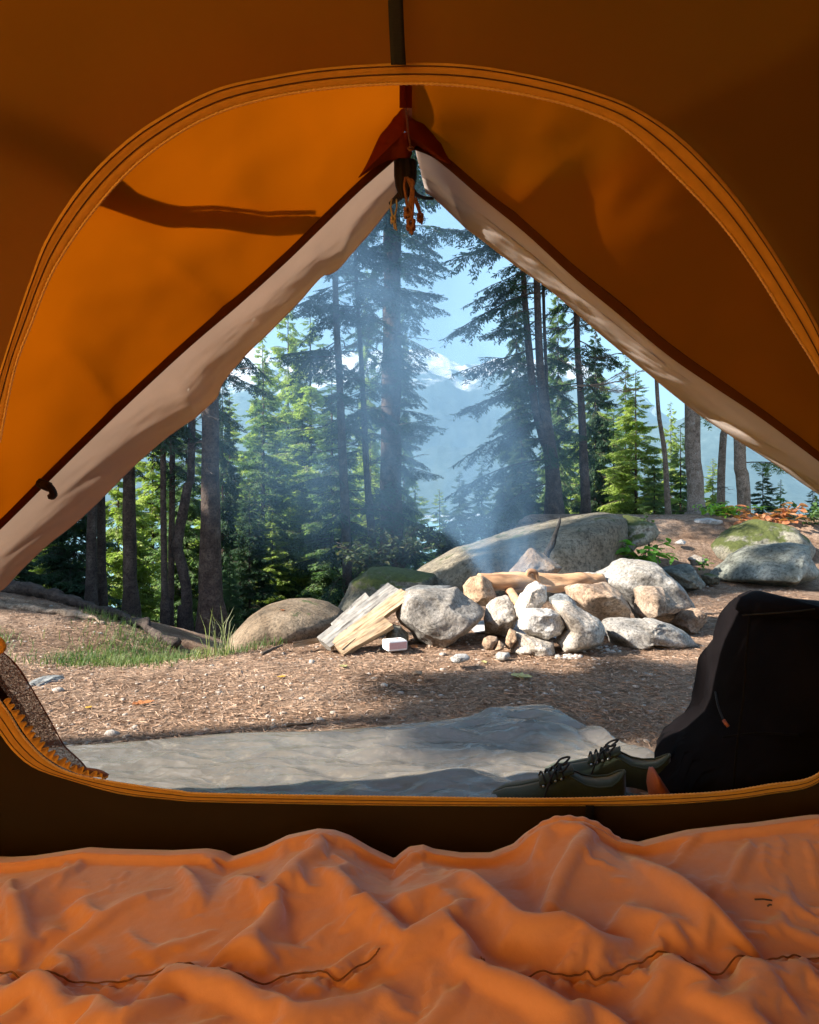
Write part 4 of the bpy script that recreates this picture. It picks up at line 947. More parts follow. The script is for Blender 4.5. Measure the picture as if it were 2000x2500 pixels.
# ================================================================ SHOES
m_shoe = mat_basic('olive_canvas', [(.013, .022, .011), (.024, .035, .018)], 60, .85, .3, .001, bscale=600, sheen=.2)
m_sole = mat_basic('pale_rubber', [(.42, .38, .33), (.5, .46, .4)], 30, .6, .1, .001)
m_lace = mat_basic('black_lace', [(.008, .008, .008), (.016, .015, .015)], 60, .8, .3, .001)
m_lin = mat_basic('dark_lining', [(.012, .012, .011), (.02, .02, .018)], 60, .95, .2, .001)
m_eye = mat_basic('eyelet_metal', [(.5, .5, .5), (.6, .6, .6)], 10, .3, 0, .001, metallic=1)
def shoe(org, ang, label, tilt=0):
    t = E('shoe', org, label, 'shoe', 'pair of olive canvas shoes'); ca, sa = math.cos(ang), math.sin(ang)
    def W(v): v = np.asarray(v, float); return v@np.array([[ca, sa, 0], [-sa, ca, 0], [0, 0, 1]])+np.array(org)
    L = .27; xs = np.linspace(0, 1, 40)                      # 0 heel, 1 toe
    hw = np.interp(xs, [0, .03, .12, .3, .5, .7, .85, .95, 1], [.012, .026, .034, .034, .038, .048, .046, .032, .010])
    top = np.interp(xs, [0, .05, .2, .42, .5, .62, .78, .9, 1], [.094, .094, .083, .089, .080, .062, .050, .044, .032])
    open_ = np.interp(xs, [0, .04, .1, .3, .42, .47, 1], [.3, .8, 1, .95, .55, .0, 0])
    G = []
    for i, x in enumerate(xs):
        row = []
        for a in np.linspace(-1, 1, 25):
            th = a*math.pi/2*(1-.42*open_[i]) if True else 0
            th = math.pi/2-(abs(a)*math.pi/2) if False else a
            # section: side wall rising then curling over to the opening
            s = abs(a); sg = np.sign(a) if a != 0 else 1
            s2 = 1-(1-s)*(1-.62*open_[i])
            yy = hw[i]*math.sin(min(1, s2)*math.pi/2)**.75; zz = .018+(top[i]-.018)*math.cos(min(1, s2)*math.pi/2)**.55 if s2 < 1 else .018
            if open_[i] > .02 and s < .04: pass
            row.append((x*L, sg*yy, zz))
        G.append(row)
    G = np.array(G); half = 12
    Lft, Rgt = G[:, :half+1], G[:, half:]
    V1, F1 = thick(*grid(Lft), .0025); V2, F2 = thick(*grid(Rgt), .0025)
    # split down the middle only where the foot goes in
    V, Fq = join([(V1, F1), (V2, F2)])
    up = M('upper', W(V), Fq, m_shoe, t)
    so = [(x*L, s*h*1.06) for s in (1,) for x, h in zip(xs, hw+.004)]+[(x*L, -h*1.06) for x, h in zip(xs[::-1], (hw+.004)[::-1])]
    n = len(so); V = np.array([(x, y, z) for z in (0, .020) for x, y in so])
    M('sole', W(V), [tuple(range(n))[::-1], tuple(range(n, 2*n))]+[(i, (i+1) % n, n+(i+1) % n, n+i) for i in range(n)], m_sole, t, smooth=False)
    G = np.array([[(x*L, y*h*.86, .024+.0*x) for y in (-1, 0, 1)] for x, h in zip(xs, hw)]); V, Fq = grid(G); M('insole', W(V), Fq, m_lin, t)
    G = np.array([[(x*L, y*.024, np.interp(x, [.38, .5, .64], [.098, .084, .068])-.006*y*y) for y in (-1, -.5, 0, .5, 1)] for x in np.linspace(.38, .64, 12)]); V, Fq = thick(*grid(G), .003); M('tongue', W(V), Fq, m_shoe, t)
    oi = [k for k in range(40) if open_[k] > .05]
    ea = lambda k: .62*open_[k]*math.pi/2
    ep = [(xs[k]*L, hw[k]*math.sin(ea(k))**.75, .018+(top[k]-.018)*math.cos(ea(k))**.55+.001) for k in oi]
    rim = resample(ep[::-1]+[(x, -y, z) for x, y, z in ep], 80)
    V, Fq = tube(rim, .0032, 6); M('collar', W(V), Fq, m_shoe, up)
    for k, x in enumerate((.46, .505, .55, .595)):
        z = np.interp(x, [.42, .5, .62], [.094, .086, .070])+.004
        p = resample([(x*L, .026, z-.012), (x*L+.004, .012, z+.002), (x*L+.008, -.012, z+.002), (x*L+.011, -.026, z-.012)], 12); V, Fq = tube(p, .0022, 5); M('lace', W(V), Fq, m_lace, up)
        for s in (-1, 1):
            V, Fq = ico(1); M('eyelet', W(V*.0032+np.array([x*L+.005, s*.028, z-.013])), Fq, m_eye, up)
    for p in ([(.46*L, 0, .100), (.42*L, .02, .112), (.47*L, .035, .10), (.5*L, .02, .095), (.47*L, 0, .102)], [(.46*L, 0, .100), (.40*L, -.02, .11), (.46*L, -.04, .098), (.5*L, -.02, .095)],
              [(.47*L, 0, .1), (.55*L, .03, .088), (.6*L, .05, .06), (.63*L, .055, .03)], [(.47*L, 0, .1), (.5*L, -.03, .09), (.56*L, -.05, .06), (.6*L, -.056, .02)]):
        V, Fq = tube(resample(p, 24), .0023, 5); M('lace', W(V), Fq, m_lace, up)
    return t
shoe((.445, 1.36, .018), R(172), 'olive canvas shoe nearer the tent door, toe pointing left')
shoe((.575, 1.45, .018), R(163), 'olive canvas shoe farther right, beside the black backpack')

# ================================================================ BACKPACK
m_pack = mat_basic('black_pack_fabric', [(.0030, .0022, .0025), (.006, .0045, .005)], 12, .95, .5, .004, bscale=16, spec=.06)
m_leath = mat_basic('tan_leather', [(.22, .06, .03), (.32, .10, .05)], 30, .55, .3, .001)
m_strap = mat_basic('pack_strap', [(.006, .005, .005), (.009, .008, .008)], 200, .95, .4, .001, spec=.05)
bp = E('backpack', P(1860, 1967, 1.46)*np.array([1, 1, 0]), 'black fabric backpack with a leather tipped base standing by the door', 'backpack')
body = [(1858, 1446), (1830, 1455), (1800, 1482), (1777, 1534), (1763, 1580), (1756, 1630), (1752, 1700), (1740, 1740), (1700, 1790), (1655, 1830), (1610, 1860), (1585, 1880), (1583, 1930), (1600, 1985), (1800, 1990), (2300, 1990), (2360, 1800), (2330, 1600), (2250, 1500), (2120, 1475), (2000, 1474), (1951, 1470), (1905, 1455)]
def soften(V, c, amp, sc_, seed): 
    return V+np.stack([0*V[:, 0], -np.abs(ridged(V*sc_, seed, 2))*amp, fbm(V*sc_*1.3, seed+1, 3)*amp*.4], 1)
V, Fq = inflate(body, 1.47, .42, 6, 3, rough=.004, facets=0, square=.8, ctr=(1900, 1740)); V = soften(V, 0, .075, np.array([4.5, 4, 3.2]), 3)
V[:, 2] = np.maximum(V[:, 2], .012); M('body', V, Fq, m_pack, bp)
lob = [(1730, 1578), (1713, 1600), (1706, 1650), (1696, 1700), (1690, 1745), (1672, 1775), (1668, 1800), (1630, 1812), (1630, 1835), (1660, 1840), (1720, 1800), (1775, 1740), (1790, 1640), (1775, 1590), (1755, 1578)]
V, Fq = inflate(lob, 1.60, .12, 5, 6, rough=.01, facets=0, ctr=(1735, 1700)); V = soften(V, 0, .012, np.array([9, 4, 6]), 7); spk = M('side_pocket', V, Fq, m_pack, bp)
hood = [(1862, 1444), (1820, 1462), (1806, 1492), (1830, 1503), (1950, 1500), (2100, 1500), (2200, 1520), (2200, 1492), (2060, 1476), (1950, 1468), (1900, 1452)]
V, Fq = inflate(hood, 1.43, .26, 5, 8, rough=.01, facets=0); lid = M('lid', V, Fq, m_pack, bp)
V, Fq = tube(resample([P(1812, 1502, 1.27), P(1860, 1499, 1.245), P(1930, 1494, 1.235), P(1990, 1487, 1.235)], 40), .0016, 5); M('lid_seam', V, Fq, m_lin, lid)
for k, sq in enumerate(([(1830, 1505, 1.255), (1822, 1600, 1.235), (1815, 1700, 1.225), (1800, 1820, 1.23), (1790, 1930, 1.235)], [(1765, 1800, 1.30), (1850, 1790, 1.235), (1950, 1795, 1.225)])):
    V, Fq = tube(resample([P(*q_) for q_ in sq], 50), .0022, 5); M('panel_seam', V, Fq, m_strap, bp)
V, Fq = tube(resample([P(1747, 1690, 1.40), P(1752, 1718, 1.34), P(1760, 1742, 1.31), P(1768, 1760, 1.29)], 24), .0022, 5); zp = M('zipper', V, Fq, m_lace, bp)
V, Fq = tube([P(1767, 1758, 1.27), P(1772, 1766, 1.265), P(1779, 1774, 1.26)], .0035, 6); M('zip_pull', V, Fq, m_leath, zp)
lt = [(1592, 1868), (1585, 1890), (1583, 1915), (1592, 1975), (1645, 1985), (1632, 1930), (1612, 1900)]
V, Fq = inflate(lt, 1.27, .06, 4, 9, rough=.005, facets=0); M('leather_base_tab', V, Fq, m_leath, bp)
V, Fq = tube(resample([P(1675, 1745, 1.62), P(1671, 1765, 1.61), P(1670, 1785, 1.60)], 12), .003, 6); M('pocket_binding', V, Fq, m_leath, spk)
# ================================================================ TENT
m_fly = mat_cloth('orange_fly_fabric', (.36, .16, .02), (.60, .28, .024), tfac=.5, scale=3, bs=.25, bd=.004)
m_inner = mat_cloth('orange_inner_fabric', (.20, .098, .016), (.56, .255, .036), tfac=.44, scale=3, bs=.3, bd=.004)
m_rear = mat_cloth('rear_fill_fabric', (.60, .34, .10), (1.0, .62, .14), tfac=.8, scale=3)  # added thin cloth that passes warm fill light to the bag
m_tub = mat_cloth('brown_tub_fabric', (.045, .026, .012), (.02, .01, .004), tfac=.1, scale=5)
m_white = mat_cloth('white_flap_fabric', (.66, .58, .52), (.60, .50, .42), tfac=.42, scale=6, bs=.25, bd=.004)
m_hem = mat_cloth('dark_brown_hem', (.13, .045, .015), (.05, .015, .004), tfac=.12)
m_patch = mat_cloth('red_brown_patch', (.22, .045, .012), (.10, .015, .004), tfac=.15)
m_tape = mat_cloth('orange_zip_tape', (.74, .38, .07), (.4, .18, .02), tfac=.25, scale=60, bs=.3, bd=.0008)
m_stitch = mat_basic('dark_stitching', [(.07, .03, .015), (.12, .05, .02)], 300, .9, .4, .0005)
m_coil = mat_basic('zip_coil', [(.62, .33, .08), (.70, .40, .12)], 200, .45, .2, .0003)
m_black = mat_basic('black_webbing', [(.008, .007, .008), (.016, .014, .015)], 200, .8, .4, .0006, stretch=(1, 1, 4))
m_bcord = mat_basic('brown_cord', [(.16, .07, .04), (.26, .12, .065)], 300, .8, .5, .0008)
m_gcord = mat_basic('beige_cord', [(.35, .28, .15), (.5, .42, .25)], 300, .8, .5, .0008)
m_net = mat_cloth('brown_mosquito_net', (.20, .10, .065), (.20, .09, .05), tfac=.3, scale=20, alpha=(.80, 420, .16))
m_gsheet = mat_cloth('groundsheet', (.09, .05, .02), (.02, .01, .004), tfac=.05)

tent = E('tent', (0, .3, 0), 'orange dome tent seen from inside with its arched door open', 'tent')
def fd(py): k = (py-1250.0)/F0; return .9664/(1-.309*k)
outer_top = [(0, 910), (35, 800), (75, 684), (116, 580), (191, 464), (278, 371), (377, 296), (522, 220), (667, 186), (812, 165), (1000, 155), (1145, 160), (1290, 183), (1435, 220), (1551, 264), (1667, 342), (1783, 464), (1870, 585), (1939, 696), (2000, 806)]
inner_top = [(0, 1072), (35, 904), (75, 794), (133, 655), (232, 510), (348, 388), (493, 293), (638, 243), (812, 214), (1000, 204), (1174, 214), (1348, 246), (1464, 284), (1539, 325), (1638, 417), (1754, 539), (1841, 655), (1928, 794), (2000, 910)]
outer_bot = [(0, 1789), (35, 1835), (87, 1876), (174, 1905), (290, 1937), (406, 1951), (522, 1958), (1000, 1966), (1348, 1967), (1580, 1965), (1754, 1955), (1870, 1940), (2000, 1909)]
inner_bot = [(0, 1712), (23, 1745), (58, 1800), (116, 1858), (191, 1893), (348, 1920), (435, 1931), (522, 1938), (1000, 1946), (1348, 1950), (1580, 1943), (1754, 1934), (1870, 1917), (2000, 1888)]
Lo = [(-45, 1720), (-85, 1560), (-95, 1350), (-60, 1120)]; Li = [(-22, 1670), (-50, 1520), (-60, 1350), (-35, 1190)]
Ro = [(2052, 950), (2100, 1150), (2125, 1380), (2120, 1620), (2080, 1790)]; Ri = [(2040, 1010), (2080, 1200), (2098, 1390), (2090, 1600), (2058, 1770)]
loopO = outer_top+Ro+outer_bot[::-1]+Lo
loopI = inner_top+Ri+inner_bot[::-1]+Li
def closed(pts, n):
    p = resample(pts+[pts[0]], n+1)[:-1]; return p
C0 = np.array([1000., 1150.])
def by_angle(pts, n):
    p = closed(pts, 1200)-C0; a = np.arctan2(p[:, 1], p[:, 0]); r = np.hypot(p[:, 0], p[:, 1]); o = np.argsort(a); a = a[o]; r = r[o]
    a = np.r_[a-2*math.pi, a, a+2*math.pi]; r = np.r_[r, r, r]; th = np.linspace(-math.pi, math.pi, n, endpoint=False)
    rr = np.interp(th, a, r); return C0+np.stack([rr*np.cos(th), rr*np.sin(th)], 1), th
NA = 360
LO, TH = by_angle(loopO, NA); LI, _ = by_angle(loopI, NA)
def on_front(p, off=0.0):
    d = fd(p[:, 1])+off; return np.stack([(p[:, 0]-1000)/F0*d, d, H0-(p[:, 1]-1250)/F0*d], 1)
# canopy: rings from the door outwards, then back over the camera to a rear opening added to let light in
def ringw(hw, top, y, bot=0.0):
    out = []
    for t in TH:                       # t: image angle, 0 = right, -pi/2 = up
        cx, cz = math.cos(t), -math.sin(t)
        zc = .5; a = hw; b_ = (top-zc) if cz > 0 else (zc-bot)
        e = 2.4 if cz > 0 else 5
        s = (abs(cx)**e+abs(cz)**e)**(-1/e); out.append((cx*s*a, y, zc+cz*s*b_))
    return np.array(out)
def canopy(off, hole, yoff, wr, seed, rear=1.0):
    r0 = on_front(hole, yoff)
    r1 = ringw(1.42+off, 1.32+off, .62+yoff); r1[:, 1] = np.minimum(1.12-(r1[:, 2]-.153)*.309, 1.2)+yoff-.03
    rings = [r0*(1-f)+r1*f for f in np.linspace(0, 1, 26)]
    keys = [r1, ringw(1.50+off, 1.40+off, .45), ringw(1.52+off, 1.43+off, 0), ringw(1.48+off, 1.36+off, -.6), ringw(1.3+off, 1.22+off, -1.15), ringw(.85*rear, 1.0*rear, -1.4, .14)]
    for a, b_ in zip(keys[:-1], keys[1:]):
        for f in np.linspace(0, 1, 9)[1:]: rings.append(a*(1-f)+b_*f)
    G = np.array(rings); w = np.minimum(np.arange(len(rings))/6.0, 1)[:, None]
    n = fbm(G*2.4, seed, 4)*wr+ridged(G*np.array([3.2, 1.2, 1.6]), seed+4, 2)*wr*.5
    G[..., 1] += n*w*(np.arange(len(rings)) < 30)[:, None]; G[..., 2] += n*w*(np.arange(len(rings)) >= 22)[:, None]
    return G
G = canopy(0, LO, -.001, .020, 1)
V, Fq = grid(G, True)
V_IN = V.copy(); cz = V[Fq].mean(1)[:, 2]; cxm = V[Fq].mean(1)[:, 0]; tubm = (cz < .185+.12*sstep(.4, .75, np.abs(cxm)))
rearm = (V[Fq].mean(1)[:, 1] < .22) & ~tubm
M('inner_canopy', V, Fq[~tubm & ~rearm], m_inner, tent); thin = rearm & (V[Fq].mean(1)[:, 0] < -.2) & (cz < 1.22); M('rear_fill_panel', V, Fq[thin], m_rear, tent); M('rear_roof', V, Fq[rearm & ~thin], m_inner, tent)  # left rear wall made thin to light the bag from behind
M('tub_wall', V, Fq[tubm], m_tub, tent)
# outer fly over the dome, with a wider door edge
HO = C0+(LO-C0)*(1+85/np.linalg.norm(LO-C0, axis=1))[:, None]
G = canopy(.07, HO, .06, .01, 7, 1.1)
V, Fq = grid(G, True); V0_FLY = V[(V[:, 1] > .3)].copy(); keep = V[Fq].mean(1)[:, 2] > .05
rearm = V[Fq].mean(1)[:, 1] < .22; M('fly_canopy', V, Fq[keep & ~rearm], m_fly, tent); M('fly_rear', V, Fq[keep & rearm & ~((V[Fq].mean(1)[:, 0] < -.2) & (V[Fq].mean(1)[:, 2] < 1.3))], m_fly, tent)  # fly left out over the thin wall so sun reaches it

# door zip: tape, stitching, coil
def ribbon(A, B, off, n, prof):
    rows = []
    for f in np.linspace(0, 1, len(prof)):
        rows.append(on_front(A*(1-f)+B*f, off-prof[int(round(f*(len(prof)-1)))]))
    return np.array(rows)
G = ribbon(LO+(LO-C0)/np.linalg.norm(LO-C0, axis=1)[:, None]*2, LI, -.003, 9, [0, .002, .003, .002, .0005, .003, .004, .0035, .001])
V, Fq = grid(G, True); V, Fq = thick(V, Fq, -.002)
ztp = M('door_zip_tape', V, Fq, m_tape, tent)
for f, r in ((.12, .0007), (.52, .0008)):
    c = on_front(LO*(1-f)+LI*f, -.0065); V, Fq = tube(np.vstack([c, c[:2]]), r, 4, False); M('stitch_line', V, Fq, m_stitch, ztp)
c = resample([tuple(x) for x in on_front(closed(loopI, 700), -.006)]+[tuple(on_front(closed(loopI, 700)[:1], -.006)[0])], 2600)
V, Fq = tube(c, .0013+.0005*(np.arange(2600) % 4 < 2), 6, False); M('zip_coil', V, Fq, m_coil, ztp)
# gathered frill of the tape at the lower left
fr = resample([(8, 1712), (30, 1745), (60, 1792), (100, 1838), (150, 1872), (205, 1893), (262, 1900)], 220); rows = []
tg = np.gradient(fr, axis=0); tg /= np.linalg.norm(tg, axis=1)[:, None]; nm = np.stack([tg[:, 1], -tg[:, 0]], 1)
wv = np.arange(220)
for f in np.linspace(0, 1, 8):
    p = fr+nm*(f*17*np.sin(np.pi*np.clip(wv/219, .04, 1)**.7)**.5+f*3*np.sin(wv*.55)[:, None].T.ravel())[:, None]
    w = on_front(p, -.006); w[:, 1] += .005*f*np.sin(wv*.55)+.004*f*np.sin(wv*.23); rows.append(w)
V, Fq = grid(np.array(rows)); V, Fq = thick(V, Fq, .0012); M('zip_frill', V, Fq, m_tape, tent)
fr = resample([(262, 1897), (240, 1886), (200, 1880), (175, 1872)], 30)
V, Fq = tube(on_front(fr, .006), .005, 8); M('door_cord_end', V, Fq, m_bcord, tent)
V, Fq = tube(on_front(resample([(-4, 1560), (6, 1572), (8, 1582), (0, 1590), (-12, 1594)], 20), 0), .0045, 8); M('zip_end', V, Fq, m_tape, tent)

# ceiling strip and hanging straps
def strap(pts, w, d_off, mat, name, t=.0015, dfun=None):
    p = resample(pts, 30); dfun = dfun or (lambda py: fd(py)+d_off); rows = []
    for s in (-.5, -.17, .17, .5):
        q = p.copy(); q[:, 0] += s*w; d = np.array([dfun(y) for y in q[:, 1]]); rows.append(np.stack([(q[:, 0]-1000)/F0*d, d, H0-(q[:, 1]-1250)/F0*d], 1))
    V, Fq = thick(*grid(np.array(rows)), t); return M(name, V, Fq, mat, tent)
strap([(964, -160), (966, 0), (969, 80), (973, 157)], 37, -.006, m_black, 'ceiling_webbing', dfun=lambda y: fd(y)-.022)
# fly doorway: A shaped edge
hemL = [(985, 356), (975, 366), (870, 458), (780, 545), (696, 627), (580, 732), (464, 831), (348, 937), (232, 1048), (116, 1162), (0, 1277), (-200, 1468), (-400, 1655), (-667, 1905)]
hemR = [(1008, 352), (1058, 371), (1100, 402), (1174, 466), (1290, 560), (1406, 666), (1520, 760), (1638, 858), (1750, 935), (1870, 1015), (2000, 1112), (2200, 1262), (2400, 1440), (2667, 1700)]
NH = 160
D0, DD = 1.12, .20
def hem3(px, n=NH, d0=1.12, d1=1.32, off=0):
    p = resample(px, n); L = np.linspace(0, 1, n); d = d0+(d1-d0)*L+off
    return np.stack([(p[:, 0]-1000)/F0*d, d, H0-(p[:, 1]-1250)/F0*d], 1)
HO_ord = {}
def arch_side(sign):
    # HO points from the top of the arch down the given side to the ground
    k = [i for i in range(NA)]
    idx = sorted(k, key=lambda i: ((-(TH[i]+math.pi/2)*sign*-1) % (2*math.pi)))
    pts = HO[idx]; pts = pts[: int(NA*.36)]
    return resample([tuple(x) for x in pts[::4]], NH)
FLYP = []
for side, hp, sgn in ((0, hemL, -1), (1, hemR, 1)):
    back = arch_side(sgn)
    b3 = on_front(back, .058); h3 = hem3(hp)
    rows = []
    for i, f in enumerate(np.linspace(0, 1, 70)):
        g = h3*(1-f)+b3*f
        rows.append(g)
    G = np.array(rows); ff = np.linspace(0, 1, 70)[:, None]; tt = np.linspace(0, 1, NH)[None]
    env = np.sin(np.pi*ff)
    n = fbm(G*3.0+side*9, 41+side, 4)*.042+.024*ridged(G*np.array([2.2, 1, 3.6])+side*5, 45+side, 2)
    # creases that fan out from the guy points on the hem
    for t0, f0, ang, amp in (((.26, 0, 1.2, .036), (.42, 0, .8, .034), (.62, 0, -.4, .022)) if side == 0 else ((.14, 0, .9, .03), (.3, 0, 1.6, .02), (.55, 0, 1.0, .018))):
        u = (tt-t0)-ang*.12*ff; n = n+amp*np.exp(-(np.abs(u)/(.012+.05*ff))**1.3)*np.exp(-ff*2.2)
    G[..., 1] += n*env; G[..., 2] += (.5*n+.02)*env
    FLYP.append(G.reshape(-1, 3)); V, Fq = grid(G); V, Fq = thick(V, Fq, .0008); M('fly_panel', V, Fq, m_fly, tent)
    # hem binding
    pk = resample(hp, NH); L = np.linspace(0, 1, NH); tg = np.gradient(pk, axis=0); tg /= np.linalg.norm(tg, axis=1)[:, None]; nm = np.stack([tg[:, 1], -tg[:, 0]], 1)
    if nm[80, 1] < 0: nm = -nm
    rows = []
    for s in (-1, -.6, 0, .6, 1):
        q = pk+nm*s*12; d = D0+DD*L-.007+.003*abs(s); rows.append(np.stack([(q[:, 0]-1000)/F0*d, d, H0-(q[:, 1]-1250)/F0*d], 1))
    V, Fq = grid(np.array(rows)); V, Fq = thick(V, Fq, .003); M('fly_hem', V, Fq, m_hem, tent)
# fly layer on the right, ribbons across the left: added outside for shadow bands
ALLV = np.concatenate(FLYP+[V0_FLY]); ALLV = ALLV[ALLV[:, 1] > .3]; APX = np.stack([1000+ALLV[:, 0]/ALLV[:, 1]*F0, 1250-(ALLV[:, 2]-H0)/ALLV[:, 1]*F0], 1)
def fly_depth(q):
    out = np.empty(len(q))
    for i, (a, b_) in enumerate(q):
        D2 = (APX[:, 0]-a)**2+(APX[:, 1]-b_)**2; k = np.argpartition(D2, 8)[:8]; w_ = 1/(D2[k]+4); out[i] = (w_*ALLV[k, 1]).sum()/w_.sum()
    return out
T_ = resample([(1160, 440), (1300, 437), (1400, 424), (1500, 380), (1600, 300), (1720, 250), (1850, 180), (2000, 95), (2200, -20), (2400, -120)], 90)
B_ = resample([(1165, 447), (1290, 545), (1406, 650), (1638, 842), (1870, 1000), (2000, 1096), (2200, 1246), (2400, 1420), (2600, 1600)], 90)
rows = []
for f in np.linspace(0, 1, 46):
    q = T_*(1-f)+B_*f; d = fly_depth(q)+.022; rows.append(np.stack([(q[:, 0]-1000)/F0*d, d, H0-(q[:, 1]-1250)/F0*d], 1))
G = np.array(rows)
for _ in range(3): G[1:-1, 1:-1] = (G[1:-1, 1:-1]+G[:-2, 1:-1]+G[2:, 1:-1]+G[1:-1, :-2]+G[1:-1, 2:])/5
V, Fq = grid(G); M('shade_panel', V, Fq, m_fly, tent)  # added layer, darkens the right side the way the shade does
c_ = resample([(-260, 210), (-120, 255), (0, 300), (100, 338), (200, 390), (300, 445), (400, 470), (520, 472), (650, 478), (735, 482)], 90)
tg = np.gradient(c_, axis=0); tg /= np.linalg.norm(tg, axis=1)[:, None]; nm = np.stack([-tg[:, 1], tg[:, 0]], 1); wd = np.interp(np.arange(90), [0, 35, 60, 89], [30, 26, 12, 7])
def sleeve(name, c__, wdd, dep, off, mat):  # lays one ribbon of an added shadow band
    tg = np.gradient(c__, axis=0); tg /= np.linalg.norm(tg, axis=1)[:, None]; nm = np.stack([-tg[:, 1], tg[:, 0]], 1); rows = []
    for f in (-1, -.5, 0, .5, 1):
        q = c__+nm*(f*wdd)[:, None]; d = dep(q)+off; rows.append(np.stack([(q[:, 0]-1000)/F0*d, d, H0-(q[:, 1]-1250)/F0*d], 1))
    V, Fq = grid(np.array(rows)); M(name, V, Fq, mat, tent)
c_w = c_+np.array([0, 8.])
for k_, (m_, wk_, of_) in enumerate(((m_hem, .62, .020), (m_fly, 1.15, .026), (m_fly, 1.7, .032))):  # ribbons stepped in width to soften the edge of the shadow band
    sleeve('shade_band' if k_ == 0 else 'shade_band_edge', c_w+np.array([0, 9.0*k_]), wd*wk_*(1+.18*np.sin(np.arange(90)*.16+k_)), fly_depth, of_, m_)
# ribbons and layers added on the inner tent to repeat those shadow bands
INV = V_IN[(V_IN[:, 1] > .3)]; IPX = np.stack([1000+INV[:, 0]/INV[:, 1]*F0, 1250-(INV[:, 2]-H0)/INV[:, 1]*F0], 1)
def in_depth(q):
    out = np.empty(len(q))
    for i, (a, b_) in enumerate(q):
        D2 = (IPX[:, 0]-a)**2+(IPX[:, 1]-b_)**2; k = np.argpartition(D2, 6)[:6]; w_ = 1/(D2[k]+4); out[i] = (w_*INV[k, 1]).sum()/w_.sum()
    return out
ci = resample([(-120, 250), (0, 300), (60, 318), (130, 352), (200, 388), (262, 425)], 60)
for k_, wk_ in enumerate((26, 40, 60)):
    sleeve('inner_shade_band', ci+np.array([0, 6.0*k_]), np.linspace(.8, 1.1, 60)*wk_, in_depth, .008+.004*k_, m_inner)
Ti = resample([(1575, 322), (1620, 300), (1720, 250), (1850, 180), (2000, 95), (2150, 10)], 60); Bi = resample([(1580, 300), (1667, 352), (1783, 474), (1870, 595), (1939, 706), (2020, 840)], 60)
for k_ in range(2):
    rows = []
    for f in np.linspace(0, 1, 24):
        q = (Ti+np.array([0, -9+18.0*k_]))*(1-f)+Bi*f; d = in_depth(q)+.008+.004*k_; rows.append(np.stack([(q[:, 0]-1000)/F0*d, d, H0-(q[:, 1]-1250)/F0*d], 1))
    V, Fq = grid(np.array(rows)); M('inner_shade_panel', V, Fq, m_inner, tent)
# white flaps folded along both edges
oL = [(968, 492), (958, 497), (900, 567), (829, 640), (800, 662), (783, 668), (735, 728), (667, 800), (600, 865), (545, 930), (530, 965), (516, 980), (430, 1048), (348, 1119), (214, 1250), (100, 1345), (0, 1436), (-200, 1610), (-420, 1800)]
oR = [(1040, 470), (1058, 481), (1174, 580), (1260, 648), (1348, 713), (1435, 790), (1522, 864), (1610, 935), (1696, 1003), (1780, 1062), (1870, 1119), (2000, 1208), (2200, 1345), (2500, 1600)]
iL = [(975, 372)]+[(x, y+6) for x, y in hemL[2:]]
iR = [(1014, 358)]+[(x-2, y+8) for x, y in hemR[1:]]
for side, a_, b_ in ((0, iL, oL), (1, iR, oR)):
    A = resample(a_, NH); B = resample(b_, NH); L = np.linspace(0, 1, NH)
    # match by height so the weave lies square to the hem
    rows = []
    for i, f in enumerate(np.linspace(0, 1, 34)):
        q = A*(1-f)+B*f
        d = D0+DD*L+.002+.075*f*(.55+.45*L)+.035*math.sin(f*math.pi)
        rows.append(np.stack([(q[:, 0]-1000)/F0*d, d, H0-(q[:, 1]-1250)/F0*d], 1))
    G = np.array(rows); ff = np.linspace(0, 1, 34)[:, None]; tt = L[None]
    n = fbm(np.stack([tt*14+ff*2, ff*2.5+0*tt, 0*ff*tt+side*7], -1), 61+side, 4)*(.017-.006*side)+fbm(np.stack([tt*50+ff*5, ff*6+0*tt, 0*ff*tt+side], -1), 66, 3)*.0025
    if side == 0:
        for t0, a0, wd in ((.335, .03, .03), (.66, .035, .035), (.80, .02, .03), (.06, .04, .05)): n = n+a0*np.exp(-np.abs((tt-t0-.05*ff)/wd))*(.3+ff)
    else:
        n = n+.016*np.exp(-np.abs((ff-.28-.05*np.sin(tt*9))/.06))*(tt > .05)*sstep(.75, .4, tt)
        for t0, a0, wd in ((.04, .03, .04), (.45, .012, .02)): n = n+a0*np.exp(-np.abs((tt-t0-.03*ff)/wd))
    G[..., 1] += n*np.sin(np.pi*np.clip(ff*.8+.05, 0, 1)); G[..., 2] += 0*n
    V, Fq = grid(G); V, Fq = thick(V, Fq, .0008); M('white_flap', V, Fq, m_white, tent)
# rolled door under the apex, between the flaps
def roundcols(cx, ys, ws, d, depth, seed, ridg=9):
    rows = []
    for y, w, c_ in zip(ys, ws, cx):
        rows.append([P(c_+w*math.cos(a)*(1+.05*math.sin(a*ridg)), y, d+depth*math.sin(a)*(1+.1*math.sin(a*ridg))) for a in np.linspace(0, 2*math.pi, 48, endpoint=False)])
    return grid(np.array(rows), True)
ys = np.linspace(386, 484, 26); V, Fq = roundcols(np.interp(ys, [386, 440, 484], [990, 990, 988]), ys, np.interp(ys, [386, 392, 430, 455, 475, 484], [18, 27, 27, 23, 15, 8]), 1.09, .02, 1)
M('rolled_door', V, Fq, m_black, tent)
V, Fq = tube(resample([P(982, 470, 1.09), P(972, 482, 1.10), P(962, 490, 1.12), P(953, 496, 1.15)], 20), np.linspace(.007, .003, 20), 8); M('door_edge_cord', V, Fq, m_black, tent)
